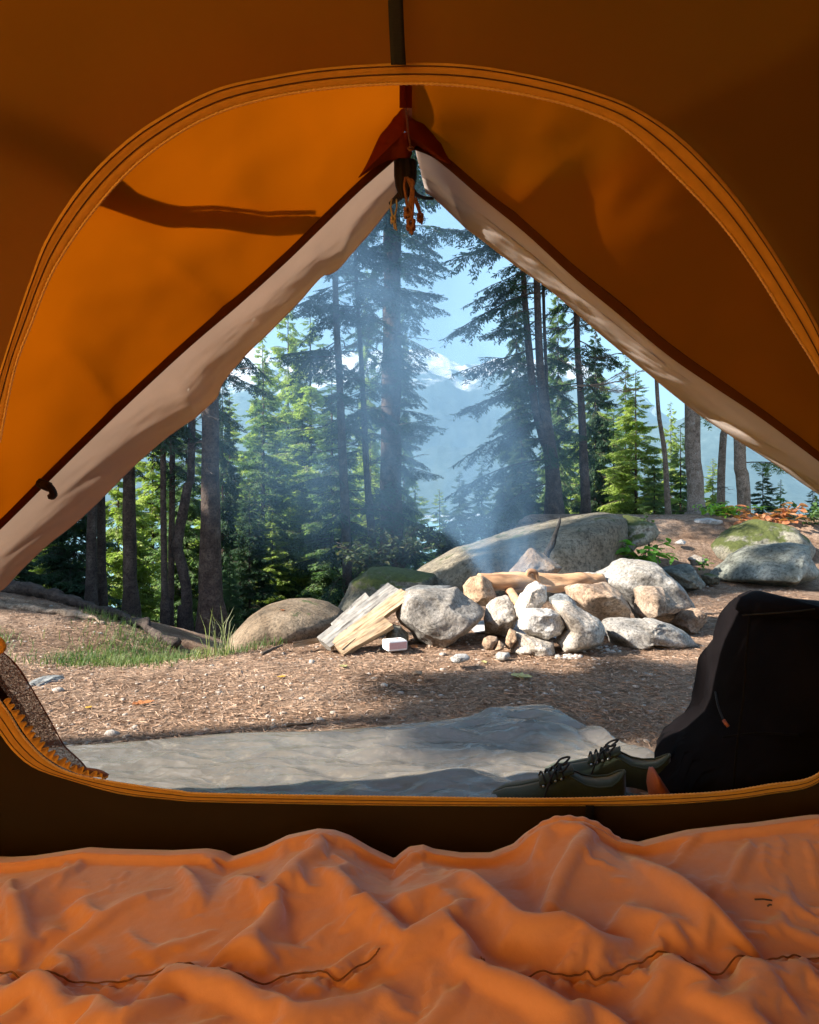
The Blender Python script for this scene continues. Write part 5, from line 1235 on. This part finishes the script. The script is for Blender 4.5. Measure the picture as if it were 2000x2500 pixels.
V, Fq = tube(resample([P(1008, 462, 1.10), P(1018, 476, 1.12), P(1036, 483, 1.15), P(1057, 484, 1.17)], 20), np.linspace(.004, .0025, 20), 8); M('door_edge_cord', V, Fq, m_black, tent)
# apex patch
pt = ZA([(610, 505), (560, 570), (480, 660), (400, 810), (330, 950), (240, 1150), (170, 1280), (118, 1362), (220, 1300), (330, 1230), (452, 1165), (545, 1150), (600, 1180), (720, 1150), (780, 985), (900, 1040), (1060, 1140), (1200, 1200), (1130, 1050), (1060, 900), (1020, 830), (990, 780), (940, 680), (860, 640), (800, 580), (730, 520)])
cpt = np.array([(665-0)/4.79+850, 820/4.79+150]); ob = closed(pt, 160); rows = []
for f in np.linspace(1, .02, 14):
    q = cpt+(ob-cpt)*f; d = 1.10-.055*(1-f**2)-.02*np.exp(-((q[:, 0]-990)/16)**2)*f+.012*fbm(np.c_[q/26, 0*q[:, 0]], 4, 3); rows.append(np.stack([(q[:, 0]-1000)/F0*d, d, H0-(q[:, 1]-1250)/F0*d], 1))
V, Fq = grid(np.array(rows), True); M('apex_patch', V, Fq, m_patch, tent)
strap([(984, 196), (984, 262)], 17, 0, m_patch, 'ridge_strap', dfun=lambda y: .93)
strap([(997, 196), (997, 262)], 18, 0, m_patch, 'ridge_strap', dfun=lambda y: .935)
V, Fq = tube(resample([P(988, 203, .93), P(992, 270, .98), P(998, 330, 1.03), P(1004, 362, 1.05)], 30), .0016, 6); M('ridge_cord', V, Fq, m_bcord, tent)
V, Fq = tube(resample([P(996, 362, 1.05), P(1004, 358, 1.045), P(1010, 362, 1.05), P(1003, 367, 1.045), P(996, 362, 1.05)], 24), .0018, 6); M('ridge_cord_knot', V, Fq, m_bcord, tent)
def knot(c, r, mat, seed):
    a = np.linspace(0, 4*math.pi, 60); rng = np.random.RandomState(seed)
    p = np.array(c)+np.stack([np.sin(a)*r*1.1, np.cos(a)*r*.9, np.sin(1.5*a)*r*1.6], 1); return tube(p, r*.55, 6)
def cord(pts, kn, end, mat, r, seed, d=1.0):
    L = [tube(resample([P(x, y, d+.004*math.sin(i*2.1+seed)) for i, (x, y) in enumerate(p)], 30), r, 6) for p in pts]
    L.append(knot(P(kn[0], kn[1], d), r*2.0, mat, seed))
    L += [tube([P(kn[0], kn[1], d), P(end[0]-2, end[1], d)], r*1.0, 6), tube([P(kn[0]+1, kn[1], d), P(end[0]+3, end[1]+3, d)], r*1.0, 6)]
    V, Fq = join(L); M('tie_cord', V, Fq, mat, tent)
cord([ZA([(510, 1610), (500, 1700), (520, 1810)]), ZA([(565, 1610), (570, 1700), (545, 1810)])], ZA([(530, 1850)])[0], ZA([(555, 1960)])[0], m_gcord, .0016, 1, 1.09)
cord([ZA([(670, 1360), (660, 1470), (680, 1600), (700, 1730)]), ZA([(690, 1370), (740, 1480), (725, 1620), (710, 1730)])], ZA([(705, 1765)])[0], ZA([(715, 1850)])[0], m_bcord, .0024, 2, 1.05)
cord([ZA([(690, 1360), (740, 1410), (765, 1520), (760, 1700), (745, 1860)]), ZA([(730, 1380), (765, 1420), (745, 1560), (740, 1860)])], ZA([(735, 1905)])[0], ZA([(735, 2010)])[0], m_bcord, .0024, 3, 1.045)
cord([ZA([(770, 1600), (800, 1680), (840, 1790)]), ZA([(790, 1590), (830, 1700), (850, 1790)])], ZA([(845, 1820)])[0], ZA([(850, 1890)])[0], m_bcord, .0018, 4, 1.08)
# toggle on the left hem
V, Fq = tube([P(96, 1178, 1.205), P(108, 1184, 1.203), P(122, 1190, 1.205)], .009, 8); M('hem_toggle', V, Fq, m_black, tent)
V, Fq = tube(resample([P(104, 1182, 1.20), P(118, 1186, 1.19), P(128, 1198, 1.19), P(131, 1210, 1.195), P(123, 1212, 1.20)], 16), .0065, 6); M('hem_toggle', V, Fq, m_black, tent)

# bunched mosquito net at the lower left, outside the zip
def drape(top, bot, d0, d1, folds, amp, seed, n=90, m=60):
    A = resample(top, n); B = resample(bot, n); rows = []
    for i, f in enumerate(np.linspace(0, 1, m)):
        q = A*(1-f)+B*f; d = d0+(d1-d0)*f+amp*np.sin(np.linspace(0, folds*6.28, n)+3*f+seed)*(.4+.6*f); rows.append(np.stack([(q[:, 0]-1000)/F0*d, d, H0-(q[:, 1]-1250)/F0*d], 1))
    G = np.array(rows); G[..., 1] += fbm(G*14, seed, 3)*.012; return grid(G)
V, Fq = drape([(-60, 1500), (0, 1588), (35, 1619), (75, 1678), (116, 1748), (151, 1812), (168, 1832), (200, 1862), (226, 1898)], [(-120, 1600), (-100, 1700), (-40, 1800), (0, 1850), (60, 1900), (110, 1930), (150, 1940), (190, 1945), (228, 1925)], 1.22, 1.17, 3, .012, 2)
M('net_door', V, Fq, m_net, tent)
V, Fq = drape([(-60, 1560), (0, 1640), (30, 1690), (60, 1730), (85, 1790), (120, 1840), (150, 1880)], [(-100, 1700), (-60, 1780), (0, 1850), (60, 1900), (110, 1930), (150, 1935), (200, 1938)], 1.19, 1.16, 2, .016, 5)
M('net_door', V, Fq, m_net, tent)
V, Fq = drape([(-80, 1640), (-20, 1650), (14, 1690), (40, 1740), (66, 1790)], [(-120, 1760), (-60, 1850), (0, 1890), (60, 1920), (100, 1935)], 1.165, 1.15, 2, .010, 8)
M('door_binding', V, Fq, m_tub, tent)
V, Fq = tube(resample([P(*p, 1.221) for p in [(0, 1588), (35, 1619), (75, 1678), (116, 1748), (151, 1812), (168, 1832), (200, 1862), (226, 1898)]], 80), .0012, 5); M('net_edge', V, Fq, m_patch, tent)
# groundsheet
gg = np.array([[(x, y, .014+.004*math.sin(9*x+4*y)) for x in np.linspace(-1.42, 1.42, 60)] for y in np.linspace(-1.35, 1.17, 60)]); V, Fq = grid(gg); M('groundsheet', V, Fq, m_gsheet, tent)
strap([(1441, 1968), (1439, 2010), (1438, 2060)], 20, -.01, m_black, 'tub_webbing')
# bent poles over the tent
m_pole = mat_basic('pole_grey', [(.3, .3, .32), (.4, .4, .42)], 10, .4, 0, .001, metallic=1)
for sx_ in (-1, 1):
    p = resample([(sx_*1.58, 1.30, .0), (sx_*1.45, 1.0, .75), (sx_*.85, .55, 1.36), (0, .1, 1.545), (-sx_*.85, -.5, 1.36), (-sx_*1.4, -1.05, .75), (-sx_*1.5, -1.35, .05)], 90); V, Fq = tube(p, .0048, 8); M('pole', V, Fq, m_pole, tent)

# ================================================================ SLEEPING BAG
m_bag, nt, out = newmat('orange_cotton_bag'); co = co_obj(nt)
c = ramp(nt, noise_node(nt, co, 5, 5, .6), [(.3, (.70, .31, .135)), (.7, (.63, .27, .12))])
c = mix(nt, c, ramp(nt, noise_node(nt, co, 45, 5, .7), [(.3, (.88, .86, .84)), (.6, (1, 1, 1))]), .5, 'MULTIPLY')
b = N(nt, 'ShaderNodeBsdfPrincipled', i_Roughness=.85); b.inputs['Specular IOR Level'].default_value = .2; b.inputs['Sheen Weight'].default_value = .8; b.inputs['Sheen Roughness'].default_value = .5
b.inputs['Sheen Tint'].default_value = (.8, .8, .95, 1)
nt.links.new(c, b.inputs['Base Color'])
nt.links.new(bump(nt, noise_node(nt, co, 700, 2, .5), .25, .0006, bump(nt, noise_node(nt, co, 18, 5, .55, .3), .55, .006)), b.inputs['Normal'])
nt.links.new(b.outputs[0], out.inputs['Surface'])
bag = E('sleeping_bag', (0, .6, .02), 'crumpled orange quilted sleeping bag across the tent floor', 'sleeping bag')
outl = [(-900, 2110), (-300, 2100), (0, 2108), (60, 2104), (197, 2082), (260, 2086), (406, 2090), (493, 2085), (530, 2092), (556, 2106), (638, 2079), (696, 2050), (771, 2033), (812, 2036), (850, 2050), (904, 2083), (962, 2112), (980, 2095), (1000, 2080), (1035, 2075), (1062, 2086), (1130, 2096), (1203, 2096), (1261, 2073), (1290, 2045), (1325, 2021), (1371, 2006), (1429, 2009), (1470, 2028), (1510, 2055), (1574, 2068), (1640, 2050), (1696, 2036), (1812, 2022), (1858, 2018), (1940, 2006), (2000, 1998), (2300, 1990), (2900, 2020)]
outl = np.array(outl, float)
xs = np.linspace(-1.5, 1.5, 760); YR = 1.0
ysg = np.r_[np.linspace(-.6, .40, 40)[:-1], np.linspace(.40, 1.0, 320), np.linspace(1.002, 1.085, 30)]
X, Y = np.meshgrid(xs, ysg)
topz = H0-(np.interp(X/YR*F0+1000, outl[:, 0], outl[:, 1])-1250)/F0*YR
base = .118+.012*np.sin(X*3.1+1)+.05*(Y-.72)*(Y > .72)
def seg_dist(px, poly):
    poly = np.array(poly); D = np.full(px[..., 0].shape, 1e9); S = np.zeros_like(D); T = np.zeros_like(D); tot = 0
    seg = np.linalg.norm(np.diff(poly, axis=0), axis=1); cum = np.r_[0, np.cumsum(seg)]
    for i in range(len(poly)-1):
        a, b_ = poly[i], poly[i+1]; d = b_-a; L2 = d@d
        t = np.clip(((px-a)@d)/L2, 0, 1); q = px-(a+t[..., None]*d); dist = np.hypot(q[..., 0], q[..., 1])
        sg = np.sign(d[0]*(px[..., 1]-a[1])-d[1]*(px[..., 0]-a[0]))
        m = dist < D; D[m] = dist[m]; S[m] = sg[m]; T[m] = ((cum[i]+t*seg[i])/cum[-1])[m]
    return D, S, T
XY = np.stack([X, Y], -1)
def toxy(p, z=.135): 
    out = []
    for a, b_ in p:
        d = (H0-z)*F0/(b_-1250.0); out.append(((a-1000)/F0*d, d))
    return out
def ridge(pts, A, wl, wr_, z=.135, e=.010, ends=(1, 1)):
    # wl: width on the camera side / left of travel, wr_: the other side
    D, S, T = seg_dist(XY, resample(toxy(pts, z), 30)); w = np.where(S > 0, wl, wr_)
    env = np.minimum(1, (T/.12)) if ends[0] else 1
    env2 = np.minimum(1, ((1-T)/.2)) if ends[1] else 1
    return A*np.exp(-(np.sqrt(D*D+e*e)-e)/w)*(.15+.85*env)*(.15+.85*env2)
Zb = base.copy()
F_ = lambda p: p
R_ = [  # pts, amplitude, width left (far) , width right (near)
 (BL([(1340, 95), (1300, 200), (1210, 330), (1190, 400)]), .030, .05, .06),
 (BL([(1440, 110), (1520, 210), (1450, 290), (1480, 380), (1540, 470)]), .024, .05, .025),
 (BL([(770, 180), (800, 260), (840, 380)]), .014, .022, .03),
 (BL([(930, 195), (1000, 270), (1060, 310), (1105, 290)]), .016, .03, .02),
 (BL([(350, 190), (180, 260), (40, 345), (-60, 370)]), .018, .03, .04),
 (BL([(310, 270), (250, 330), (290, 400), (160, 480), (90, 570)]), -.012, .03, .02),
 (BL([(320, 300), (400, 380), (560, 340), (700, 300)]), .012, .03, .03),
 (BL([(1190, 340), (1140, 430), (1060, 540), (960, 610)]), .020, .03, .022),
 (BL([(1190, 340), (1220, 430), (1260, 520)]), -.012, .015, .02),
 (BL([(1540, 400), (1620, 520), (1700, 560)]), .018, .03, .03),
 (BL([(60, 640), (190, 690), (330, 760), (500, 830), (700, 900)]), .016, .03, .07),
 (BL([(620, 650), (720, 655), (900, 720), (1100, 780), (1290, 840), (1470, 900)]), .016, .028, .07),
 (BL([(1230, 670), (1400, 720), (1600, 770), (1725, 830)]), .008, .03, .04),
 (BR([(60, 165), (150, 235), (240, 315), (330, 405), (430, 480), (560, 540), (700, 545), (810, 590), (900, 628)]), .034, .022, .05),
 (BR([(650, 50), (720, 70), (790, 100), (860, 140)]), .012, .03, .04),
 (BR([(800, 140), (720, 230), (640, 320), (595, 420), (580, 520)]), .024, .04, .022),
 (BR([(870, 135), (1000, 262), (1140, 368), (1260, 470), (1340, 530), (1410, 585)]), .036, .020, .055),
 (BR([(-60, 420), (60, 385), (130, 400), (190, 470), (230, 560)]), .020, .025, .04),
 (BR([(-120, 620), (0, 560), (110, 528), (190, 562), (250, 645), (335, 720), (520, 780), (650, 825), (820, 875), (1000, 930)]), .018, .018, .08),
 (BR([(1760, 60), (1690, 90), (1600, 150), (1430, 225), (1320, 272)]), .024, .04, .04),
 (BR([(1120, 290), (1300, 320), (1520, 350), (1725, 380)]), .010, .03, .03),
 (BR([(1000, 640), (1180, 690), (1290, 760), (1450, 850), (1560, 920)]), .012, .025, .05),
 (BR([(1360, 650), (1480, 690), (1560, 760), (1640, 860)]), .012, .02, .05),
 (BR([(880, 420), (1050, 500), (1170, 570)]), .014, .022, .03),
 (BR([(470, 250), (520, 350), (500, 480)]), -.016, .03, .03),
 (BR([(1560, 600), (1640, 660), (1725, 740)]), .008, .02, .04),
 (BL([(200, 900), (500, 920), (900, 960)]), .014, .05, .06),
]
for p, A, wl, wr_ in R_: Zb += ridge(p, A*1.05, wl*.7, wr_*.7)
seamL = BL([(-300, 600), (0, 602), (60, 612), (120, 635), (230, 650), (330, 670), (420, 672), (520, 660), (640, 645), (720, 640), (830, 650), (900, 660), (1000, 670), (1060, 680), (1140, 680), (1260, 660), (1340, 655), (1400, 680), (1440, 680), (1520, 640), (1600, 600), (1725, 585)])
seamR = BR([(100, 560), (210, 640), (300, 682), (380, 688), (460, 715), (560, 695), (650, 705), (740, 685), (790, 705), (900, 665), (1000, 635), (1080, 608), (1180, 640), (1300, 685), (1370, 640), (1440, 628), (1520, 632), (1560, 625), (1640, 590), (1725, 588), (2000, 600)])
seam_xy = resample(toxy(seamL+seamR, .13), 900)
sa, sb = resample(toxy(seamL[:-1], .13), 500), resample(toxy(seamR[2:], .13), 420)
D, S, T = seg_dist(XY, sa[::5]); D2_, S2_, T2_ = seg_dist(XY, sb[::5]); m_ = D2_ < D; D[m_] = D2_[m_]; S[m_] = S2_[m_]; T[m_] = T2_[m_]
q3 = np.stack([X, Y, 0*X], -1)
w = sstep(.86, 1.0, Y); Zb = Zb*(1-w)+topz*w
# crumple of the cotton: the cloth is a little longer than the padding under it and is relaxed between its seams
cx_s = np.linspace(-1.0, 1.0, 301); cy_s = np.linspace(.40, 1.0, 91)
def cubic(a, u):       # Catmull-Rom along the last axis
    n_ = a.shape[-1]; i_ = np.clip(np.floor(u).astype(int), 0, n_-2); t_ = u-i_
    g_ = lambda k: a[..., np.clip(i_+k, 0, n_-1)]
    return .5*(2*g_(0)+(g_(1)-g_(-1))*t_+(2*g_(-1)-5*g_(0)+4*g_(1)-g_(2))*t_**2+(3*g_(0)-g_(-1)-3*g_(1)+g_(2))*t_**3)
def relax_cloth(Xc, Yc, Zc, Dc, slack=1.055, steps=260, bend=.10, seed=4):
    pad = Zc-.012-.010*np.exp(-(Dc/.03)**2); start = np.stack([Xc, Yc, Zc-.010*np.exp(-(Dc/.012)**1.3)], -1)
    p = start.copy(); p[..., 2] += fbm(start*60, seed, 2)*.003
    pin = Dc < .0055; pin[0] = pin[-1] = True; pin[:, 0] = pin[:, -1] = True
    free = (~pin).astype(float)[..., None]; v = np.zeros_like(p)
    links = []
    for a_, b_ in ((0, 1), (1, 0), (1, 1), (1, -1), (0, 2), (2, 0), (0, 4), (4, 0)):
        h_, w_ = Xc.shape; sy = slice(0, h_-a_); ty = slice(a_, h_)
        sx_ = slice(0, w_-b_) if b_ >= 0 else slice(-b_, w_); tx_ = slice(b_, w_) if b_ >= 0 else slice(0, w_+b_)
        rest = np.linalg.norm(start[ty, tx_]-start[sy, sx_], axis=-1)*slack
        k_ = 1.0 if max(a_, abs(b_)) == 1 else (bend if max(a_, abs(b_)) == 2 else bend*.6)
        links.append((sy, sx_, ty, tx_, rest, k_))
    for it in range(steps):
        v = v*.93; v[..., 2] -= .000030; v[..., 2] += .000022*np.exp(-((Dc-.05)/.05)**2)
        q = p+v*free
        for _ in range(4):
            acc = np.zeros_like(q); wt = np.full(q.shape[:2]+(1,), 1e-6)
            for sy, sx_, ty, tx_, rest, k_ in links:
                dv = q[ty, tx_]-q[sy, sx_]; L_ = np.linalg.norm(dv, axis=-1)+1e-9
                c_k = ((L_-rest)/L_*.5*k_)[..., None]*dv
                acc[sy, sx_] += c_k; acc[ty, tx_] -= c_k; wt[sy, sx_] += k_; wt[ty, tx_] += k_
            q = q+free*acc/wt*1.9
            q[..., 2] = np.maximum(q[..., 2], pad)
            q = np.where(pin[..., None], start, q)
        v = q-p; p = q
    return p
iy_ = np.interp(cy_s, ysg, np.arange(len(ysg))); ix_ = np.interp(cx_s, xs, np.arange(len(xs)))
def down(a): return cubic(np.swapaxes(cubic(np.swapaxes(a, 0, 1), iy_), 0, 1), ix_)
XC, YC = np.meshgrid(cx_s, cy_s); ZC = down(Zb)
XY_full = XY; XYC = np.stack([XC, YC], -1)
DC = np.minimum(seg_dist(XYC, sa[::5])[0], seg_dist(XYC, sb[::5])[0])
fo = np.moveaxis(relax_cloth(XC, YC, ZC, DC)-np.stack([XC, YC, ZC], -1), -1, 0)
ux = np.clip((xs+1)/2*300, 0, 300); uy = np.clip((ysg-.4)/.6*90, 0, 90)
fi = cubic(fo, ux); fi = np.swapaxes(cubic(np.swapaxes(fi, 1, 2), uy), 1, 2)
msk = (sstep(-1.05, -.95, X)*sstep(1.05, .95, X)*sstep(.36, .42, Y))[None]
fi = fi*msk
Zb = Zb+fi[2]
Zb += (np.sin(T*560)*.0012+fbm(np.stack([T*60, D*20, 0*D], -1), 7, 2)*.004)*np.exp(-(D/.016)**2)-.006*np.exp(-(D/.005)**2)+fbm(q3*42, 54, 3)*.0007+(ridged(np.stack([X*30-Y*14, Y*22+X*9, 0*X], -1), 57, 2)-.3)*.0010
k = np.clip((Y-1.0)/.085, 0, 1); Zb = np.where(Y > 1.0, topz*(1-k**2*.92)**.5, Zb)
G = np.stack([X+fi[0], np.where(Y > 1.0, 1.0+.06*np.sin(k*math.pi/2), Y+fi[1]), Zb], -1)
V, Fq = grid(G); M('shell', V, Fq, m_bag, bag)
def bagz(x, y):
    i = np.clip(np.searchsorted(ysg, y), 1, len(ysg)-1); j = np.clip(np.searchsorted(xs, x), 1, len(xs)-1); return Zb[max(i-3, 0):i+2, j-1:j+2].max()+.0006
def seam_line(ok):
    p_ = np.array([(x, y, bagz(x, y)) for x, y in ok]); kz = np.hanning(15); kz /= kz.sum(); p_[7:-7, 2] = np.convolve(p_[:, 2], kz, 'valid'); p_[:, 2] += .0012; return tube(p_, .0010, 5)
V, Fq = join([seam_line(sa), seam_line(sb)])
M('quilt_seam', V, Fq, mat_basic('bag_thread', [(.16, .06, .02), (.26, .10, .03)], 200, .9, .3, .0005), bag)
pe = resample([(1215, 2096), (1240, 2084), (1262, 2072), (1290, 2046), (1325, 2019), (1345, 2008), (1371, 2002), (1400, 2003), (1432, 2008), (1465, 2022), (1495, 2045), (1510, 2056)], 60)
V, Fq = tube(np.array([P(a, b_, 1.012) for a, b_ in pe]), .0065+.001*np.sin(np.arange(60)*1.1), 8); M('edge_piping', V, Fq, m_bag, bag)
pe = resample([(-100, 2096), (100, 2098), (380, 2092), (640, 2095)], 60); 
def bit(px, py, L, a, label):
    x, y = toxy([(px, py)], .13)[0]; z = bagz(x, y)+.003
    V, Fq = tube([(x-L/2*math.cos(a), y-L/2*math.sin(a), z), (x, y, z+.001), (x+L/2*math.cos(a), y+L/2*math.sin(a), z)], .0011, 5); tag(M('needle_bit', V, Fq, m_twig), label, 'needle', 'debris on the sleeping bag')
bit(1864, 2205, .022, -.1, 'dark conifer needle lying on the right part of the sleeping bag')
bit(1879, 2213, .007, .4, 'tiny needle crumb just below the longer needle on the sleeping bag')

# ================================================================ AIR, SMOKE, LIGHT, CAMERA
HAZE = 2.1e-4
def vol_math(nt, op, a, b_=None, c_=None):
    n = nt.nodes.new('ShaderNodeMath'); n.operation = op
    for s, v in zip(n.inputs, (a, b_, c_)):
        if v is None: continue
        if isinstance(v, (int, float)): s.default_value = v
        else: nt.links.new(v, s)
    return n.outputs[0]
m_smoke, nt, out = newmat('wood_smoke'); co = co_obj(nt); Mh = lambda *a: vol_math(nt, *a)
sx = N(nt, 'ShaderNodeSeparateXYZ'); nt.links.new(co, sx.inputs[0]); X_, Y_, Z_ = sx.outputs
# Object coordinates: metres from the fire
nzv = N(nt, 'ShaderNodeTexNoise', i_Scale=1.3, i_Detail=4, i_Roughness=.6, i_Distortion=.8); nt.links.new(co, nzv.inputs['Vector'])
mp = N(nt, 'ShaderNodeMapping'); mp.inputs['Scale'].default_value = (1.2, .8, .7); nt.links.new(co, mp.inputs['Vector'])
nz2 = N(nt, 'ShaderNodeTexNoise', i_Scale=1.6, i_Detail=5, i_Roughness=.62, i_Distortion=1.2); nt.links.new(mp.outputs[0], nz2.inputs['Vector'])
wob = Mh('MULTIPLY', Mh('SUBTRACT', nzv.outputs['Fac'], .5), 1.1)
cx_ = Mh('ADD', Mh('MULTIPLY', Z_, -.42), wob); cy_ = Mh('MULTIPLY', Z_, .75)
rr_ = Mh('MULTIPLY_ADD', Z_, .42, .22)
dx = Mh('SUBTRACT', X_, cx_); dy = Mh('SUBTRACT', Y_, cy_)
d2 = Mh('DIVIDE', Mh('ADD', Mh('MULTIPLY', dx, dx), Mh('MULTIPLY', dy, dy)), Mh('MULTIPLY', rr_, rr_))
core = Mh('MAXIMUM', Mh('SUBTRACT', 1.0, d2), 0.0)
thin = Mh('DIVIDE', 1.0, Mh('MULTIPLY_ADD', Z_, 1.6, .55))
topf = Mh('MAXIMUM', Mh('MINIMUM', Mh('MULTIPLY', Mh('SUBTRACT', 3.6, Z_), .8), 1.0), 0.0)
plume = Mh('MULTIPLY', Mh('MULTIPLY', core, thin), topf)
ex = Mh('DIVIDE', Mh('ADD', X_, .75), 1.7); ey = Mh('DIVIDE', Mh('SUBTRACT', Y_, 1.0), 1.3); ez = Mh('DIVIDE', Mh('SUBTRACT', Z_, .95), 1.15)
e2 = Mh('ADD', Mh('ADD', Mh('MULTIPLY', ex, ex), Mh('MULTIPLY', ey, ey)), Mh('MULTIPLY', ez, ez))
veil = Mh('MULTIPLY', Mh('MAXIMUM', Mh('SUBTRACT', 1.0, e2), 0.0), .16)
tex = Mh('MAXIMUM', Mh('MULTIPLY', Mh('SUBTRACT', nz2.outputs['Fac'], .36), 4.0), .04)
den = Mh('MULTIPLY', Mh('MULTIPLY', Mh('ADD', plume, veil), tex), 1.7)
pv = N(nt, 'ShaderNodeVolumePrincipled'); pv.inputs['Color'].default_value = (.36, .66, 1, 1); pv.inputs['Anisotropy'].default_value = 0.1
nt.links.new(den, pv.inputs['Density']); nt.links.new(pv.outputs[0], out.inputs['Volume'])
V, Fq = box((-.85, 1.35, 1.78), (4.1, 4.1, 3.64))
so = M('smoke', V+np.array([.62, 3.75, .26]), Fq, m_smoke, smooth=False, org=(.62, 3.75, .26)); tag(so, 'thin blue wood smoke drifting left and up from the fire ring', kind='stuff')
#HAZECUT
m_haze, nt, out = newmat('haze_air')
pv = N(nt, 'ShaderNodeVolumePrincipled'); pv.inputs['Color'].default_value = (.44, .76, 1, 1); pv.inputs['Density'].default_value = HAZE; nt.links.new(pv.outputs[0], out.inputs['Volume'])
V, Fq = box((0, 3800, 800), (24000, 7940, 1654.6)); tag(M('haze', V, Fq, m_haze, smooth=False, org=(0, 0, 0)), 'blue air haze', kind='stuff')
sun_dir = Vector((SUN_AZ[0]*math.cos(SUN_EL), SUN_AZ[1]*math.cos(SUN_EL), math.sin(SUN_EL)))
ld = bpy.data.lights.new('sun', 'SUN'); ld.energy = 5.0; ld.angle = R(.5); ld.color = (1, .93, .84)
lo = bpy.data.objects.new('sun', ld); COL.objects.link(lo); lo.rotation_euler = sun_dir.to_track_quat('Z', 'Y').to_euler(); lo.location = (-5, -8, 12)
w = bpy.data.worlds.new('World'); sc.world = w; w.use_nodes = True; nt = w.node_tree; nt.nodes.clear()
sky = nt.nodes.new('ShaderNodeTexSky'); sky.sky_type = 'NISHITA'; sky.sun_disc = False; sky.sun_elevation = SUN_EL; sky.sun_rotation = math.atan2(SUN_AZ[0], SUN_AZ[1])
sky.air_density = 1.0; sky.dust_density = .6; sky.ozone_density = 2.0
bg = nt.nodes.new('ShaderNodeBackground'); bg.inputs[1].default_value = .075; wo = nt.nodes.new('ShaderNodeOutputWorld')
nt.links.new(sky.outputs[0], bg.inputs[0]); nt.links.new(bg.outputs[0], wo.inputs[0])
cd = bpy.data.cameras.new('camera'); co_ = bpy.data.objects.new('camera', cd); COL.objects.link(co_)
co_.location = (0, 0, H0); co_.rotation_euler = (R(90), 0, 0); cd.sensor_fit = 'HORIZONTAL'; cd.sensor_width = 36; cd.lens = 36*F0/2000; cd.clip_start = .02; cd.clip_end = 30000
sc.camera = co_
sc.view_settings.view_transform = 'Standard'; sc.view_settings.look = 'None'; sc.view_settings.exposure = 2.0; sc.view_settings.gamma = 1
sc.render.engine = 'CYCLES'; cy = sc.cycles
cy.max_bounces = 10; cy.diffuse_bounces = 6; cy.glossy_bounces = 3; cy.transmission_bounces = 8; cy.transparent_max_bounces = 12; cy.volume_bounces = 0
cy.sample_clamp_indirect = 8; cy.use_denoising = True; cy.caustics_reflective = False; cy.caustics_refractive = False
